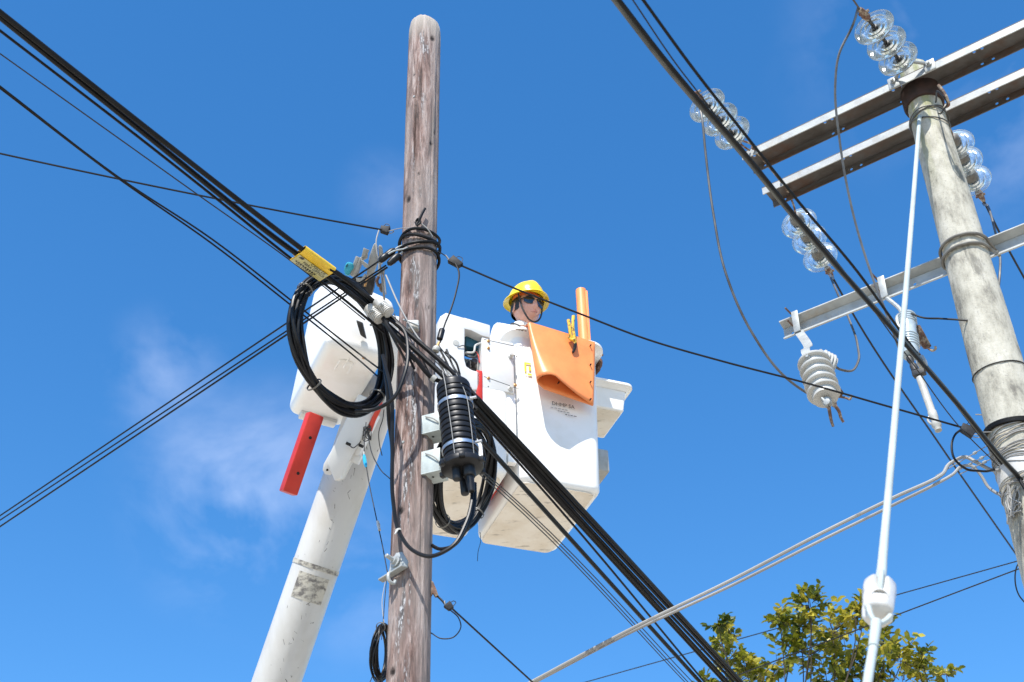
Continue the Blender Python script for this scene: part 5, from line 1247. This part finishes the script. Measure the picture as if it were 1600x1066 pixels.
obj('top_contact', [prism([PR(x, y, 8.36) for x, y in ((1434, 508), (1438, 508), (1456, 541), (1452, 544), (1446, 546), (1437, 535))], _F*.035, .004), tube([PR(1450, 544, 8.32), PR(1458, 548, 8.3), PR(1462, 545, 8.3), PR(1461, 541, 8.3)], .007, 8, 4), tube([PR(1437, 540, 8.32), PR(1434, 548, 8.3), PR(1439, 557, 8.3)], .006, 8, 4)], rust, c2)
obj('lower_hinge', [lathe(PR(1420, 558, 8.15), PR(1434, 586, 8.08)-PR(1420, 558, 8.15), [(.016, 0), (.02, .02), (.014, .05), (.02, .06), (.022, .1), (.012, .11)], 10), box(Fr(PR(1436, 583, 8.07), ld, an_, lu), -.035, .035, -.02, .02, -.018, .018, .005), tube([PR(1440, 562, 8.1), PR(1446, 570, 8.08), PR(1450, 578, 8.08)], .012, 8, 3)], dark_metal, c2)
fa, fb = PR(1437, 590, 8.06), PR(1464, 666, 7.86); fl_ = (fb-fa).length
ftb = obj('fuse_tube', lathe(fa, fb-fa, [(.014, 0), (.0205, .002), (.0205, fl_*.7), (.024, fl_*.72), (.024, fl_*.84), (.021, fl_*.86), (.021, fl_*.93), (.026, fl_*.94), (.026, fl_), (.019, fl_+.01), (.019, fl_+.03), (.01, fl_+.034)], 18), grey_pl, c2)
obj('pull_ring', tube([PR(1455, 650, 7.9), PR(1451, 652, 7.89), PR(1450, 657, 7.88), PR(1454, 662, 7.87), PR(1459, 664, 7.87)], .006, 8, 5), grey_pl, ftb)
t = thing('secondary_clamp', 'dark clamp on the thick aged cable near the right cutout', 'clamp', PR(1432, 558, 7.3))
obj('body', [box(Fr(PZ(1440, 566, zq+.1), Vector((.5, .86, 0)), Vector((.86, -.5, 0)), ez), -.03, .03, -.02, .02, -.02, .02, .005)], galv, t)
obj('bolt', tube([PZ(1437, 562, zq+.12), PZ(1441, 570, zq+.06)], .006, 8, 2), dark_metal, t)

# ------------------------------------------------------------------ guy wire with strain insulator
g0 = oncp(1437, 182, .012); gI = PR(1373, 930, 4.5)
gd = (gI-g0).normalized()
g1 = PR(1352, 1090, 3.9)
gw = thing('guy_wire', 'pale sleeved guy wire slanting down from the concrete pole top', 'guy wire', Vector((gI.x, gI.y, gI.z)))
gtop = PR(1377, 898, 4.62)
obj('upper_strand', tube([g0, g0.lerp(gtop, .33)+Vector((0, 0, -.012)), g0.lerp(gtop, .66)+Vector((0, 0, -.012)), gtop], lambda s: .0125+.001*s, 10, 8), guy_m, gw)
obj('grip', tube([gtop-gd*.35, gtop-gd*.1, gtop+gd*.0, PR(1374, 912, 4.55)], lambda s: .0135+.005*s, 10, 6), guy_m, gw)
gdn = (g1-PR(1367, 985, 4.3)).normalized()
endg = g1+gdn*((0.05-g1.z)/gdn.z) if gdn.z < -.05 else g1+gdn*5
obj('lower_strand', tube([PR(1369, 972, 4.34), PR(1366, 1000, 4.24), PR(1358, 1050, 4.06), g1, endg], .0135, 10, 8), guy_m, gw)
obj('lower_grip', tube([PR(1357, 948, 4.36), PR(1361, 962, 4.34), PR(1369, 974, 4.33), PR(1384, 970, 4.36), PR(1392, 962, 4.38)], .0085, 8, 6), guy_m, gw)
obj('lower_sleeve', tube([PR(1369, 973, 4.335), PR(1367, 990, 4.275), PR(1364, 1012, 4.19)], lambda s: .017-.003*s, 10, 5), guy_m, gw)
# the insulator: an octagonal body with crossed wire grooves
iax = (PR(1369, 976, 4.36)-PR(1374, 905, 4.56)).normalized(); ix = (_R-iax*_R.dot(iax)).normalized(); iy = iax.cross(ix); iy = iy if iy.dot(_F) < 0 else -iy
ic = PR(1373, 938, 4.46); IF = Fr(ic, ix, iy, iax)
si = thing('strain_insulator', 'white porcelain strain insulator on the pale guy wire', 'insulator', ic)
rings = []
n = 40
for h, r in ((-.082, .036), (-.079, .044), (-.070, .049), (-.04, .051), (-.015, .051), (0, .050), (.015, .051), (.04, .051), (.068, .049), (.078, .044), (.082, .034)):
    ring = []
    for k in range(n):
        a = 2*math.pi*k/n; oc = (a+math.pi/8) % (math.pi/4)-math.pi/8; rr = r*(.45+.55/math.cos(oc)*.98)
        gf_ = math.exp(-((abs(math.sin(a))-1)/.06)**2)        # grooves front and back in the upper half
        gs_ = math.exp(-((abs(math.cos(a))-1)/.05)**2)        # grooves at the sides in the lower half
        rr -= .020*gf_*(1/(1+math.exp((h-.015)/.008))) + .016*gs_*(1/(1+math.exp(-(h+.01)/.008)))
        ring.append(IF(rr*math.cos(a), rr*math.sin(a), h))
    rings.append(ring)
obj('body', loft(rings), ceram, si, angle=60)
obj('eye', lathe(IF(0, .043, .045), iy+iax*.6, [(.026, -.012), (.027, 0), (.023, .003), (.020, -.008), (.0, -.009)], 20), cream, si)
obj('upper_loop', tube([gtop, IF(.0, .046, -.07), IF(0, .042, -.03), IF(0, .03, .0)], .009, 8, 5), guy_m, si)

# ------------------------------------------------------------------ tree
random.seed(31)
TD = 12.0
troot = PR(1300, 1066, TD); tb = Vector((troot.x+.1, troot.y+.2, 0))
tree = thing('tree', 'leafy tree with small yellowish green leaves rising behind the cable bundle', 'tree', tb)
fork = Vector((tb.x, tb.y, 3.6))
clumps = []
for px, py, r in ((1266, 945, 30), (1262, 930, 20), (1300, 985, 42), (1235, 972, 26), (1218, 968, 22), (1335, 962, 30), (1345, 945, 18), (1320, 1010, 48), (1262, 1020, 46), (1215, 1040, 36), (1380, 1005, 36), (1405, 1028, 36), (1365, 1045, 44), (1290, 1055, 48), (1436, 1046, 26), (1478, 1052, 18), (1440, 1030, 16), (1122, 975, 18), (1140, 990, 16), (1128, 1008, 16), (1136, 1030, 22), (1163, 1036, 24), (1190, 1052, 28), (1155, 1062, 26), (1105, 1066, 20), (1250, 990, 32), (1330, 1050, 44), (1410, 1062, 36)):
    p = PR(px, py, TD+random.uniform(-.45, .45)); clumps.append((p, r/185))
for k in range(46):
    a, ph = random.uniform(0, 6.28), random.uniform(0, 1); rr = 1.75*math.sqrt(random.random())
    clumps.append((Vector((tb.x+rr*math.cos(a), tb.y+.1+rr*math.sin(a), random.uniform(4.0, 6.0 - .35*rr))), random.uniform(.2, .34)))
limbs = [tube([tb, tb+Vector((.03, 0, 1.2)), tb+Vector((-.04, .03, 2.5)), fork], lambda s: .13-.05*s, 12, 6)]
mains = []
for k in range(7):
    a = k*6.283/7+.3; e = fork+Vector((math.cos(a)*.75, math.sin(a)*.75, random.uniform(1.0, 1.7))); mains.append(e)
    limbs.append(tube([fork-Vector((0, 0, .1)), fork.lerp(e, .5)+Vector((0, 0, .12)), e], lambda s: .06-.03*s, 8, 5))
lv, lf_, tone = [], [], []
def leaf(p, d, nrm, l, t):
    d = d.normalized(); s = d.cross(nrm); s = s.normalized() if s.length > 1e-4 else d.orthogonal().normalized(); n_ = s.cross(d); i = len(lv); w_ = l*.27; fold = l*.07
    lv.extend([p, p+d*l*.35+s*w_+n_*fold, p+d*l*.75+s*w_*.85+n_*fold, p+d*l-n_*fold, p+d*l*.75-s*w_*.85+n_*fold, p+d*l*.35-s*w_+n_*fold, p+d*l*.5])
    lf_.extend([[i, i+1, i+6], [i+1, i+2, i+6], [i+2, i+3, i+6], [i+3, i+4, i+6], [i+4, i+5, i+6], [i+5, i, i+6]]); tone.extend([t]*7)
rv = lambda: Vector((random.gauss(0, 1), random.gauss(0, 1), random.gauss(0, 1)))
twigs = []
for ci, (c, r) in enumerate(clumps):
    mb_ = min(mains, key=lambda q: (q-c).length); base = mb_
    mid = base.lerp(c, .5)+rv()*.06
    twigs.append(tube([base, mid, c-Vector((0, 0, r*.3)), c+Vector((0, 0, r*.55))], lambda s: .008-.0065*s, 5, 4))
    ct = random.gauss(.45, .16)
    for k in range(max(7, int(r*(78 if ci < 28 else 60)))):
        d = rv().normalized(); d.z = d.z*.8+.15; e = c+d*r*random.uniform(.5, 1.35); st = c+(e-c)*.15-Vector((0, 0, r*.1))
        m_ = (st+e)/2+rv()*.02
        if k % 2 == 0: twigs.append(tube([st, m_, e], lambda s: .0045-.003*s, 4, 2))
        yl = random.random() < .13
        ed = (e-st).normalized(); sd_ = ed.cross(Vector((0, 0, 1))+rv()*.4); sd_ = sd_.normalized() if sd_.length > 1e-3 else rv().normalized()
        for q in range(9):
            s = .25+.75*q/8; p = st.lerp(e, s)+rv()*.004; dd = ed*.55+sd_*(1 if q % 2 else -1)*.8+rv()*.3+Vector((0, 0, -.08)); nn_ = Vector((0, 0, 1))+rv()*.45
            leaf(p, dd, nn_, random.uniform(.05, .085), max(0, min(1, (random.uniform(.75, 1) if yl else ct+random.gauss(0, .2)))))
obj('trunk', limbs, bark, tree)
obj('twigs', twigs, bark, tree)
cr_ = obj('crown', (lv, lf_), leaf_m, tree, fixn=False, angle=180)
ta = cr_.data.attributes.new('tone', 'FLOAT', 'POINT'); ta.data.foreach_set('value', tone)
cr_['kind'] = 'stuff'
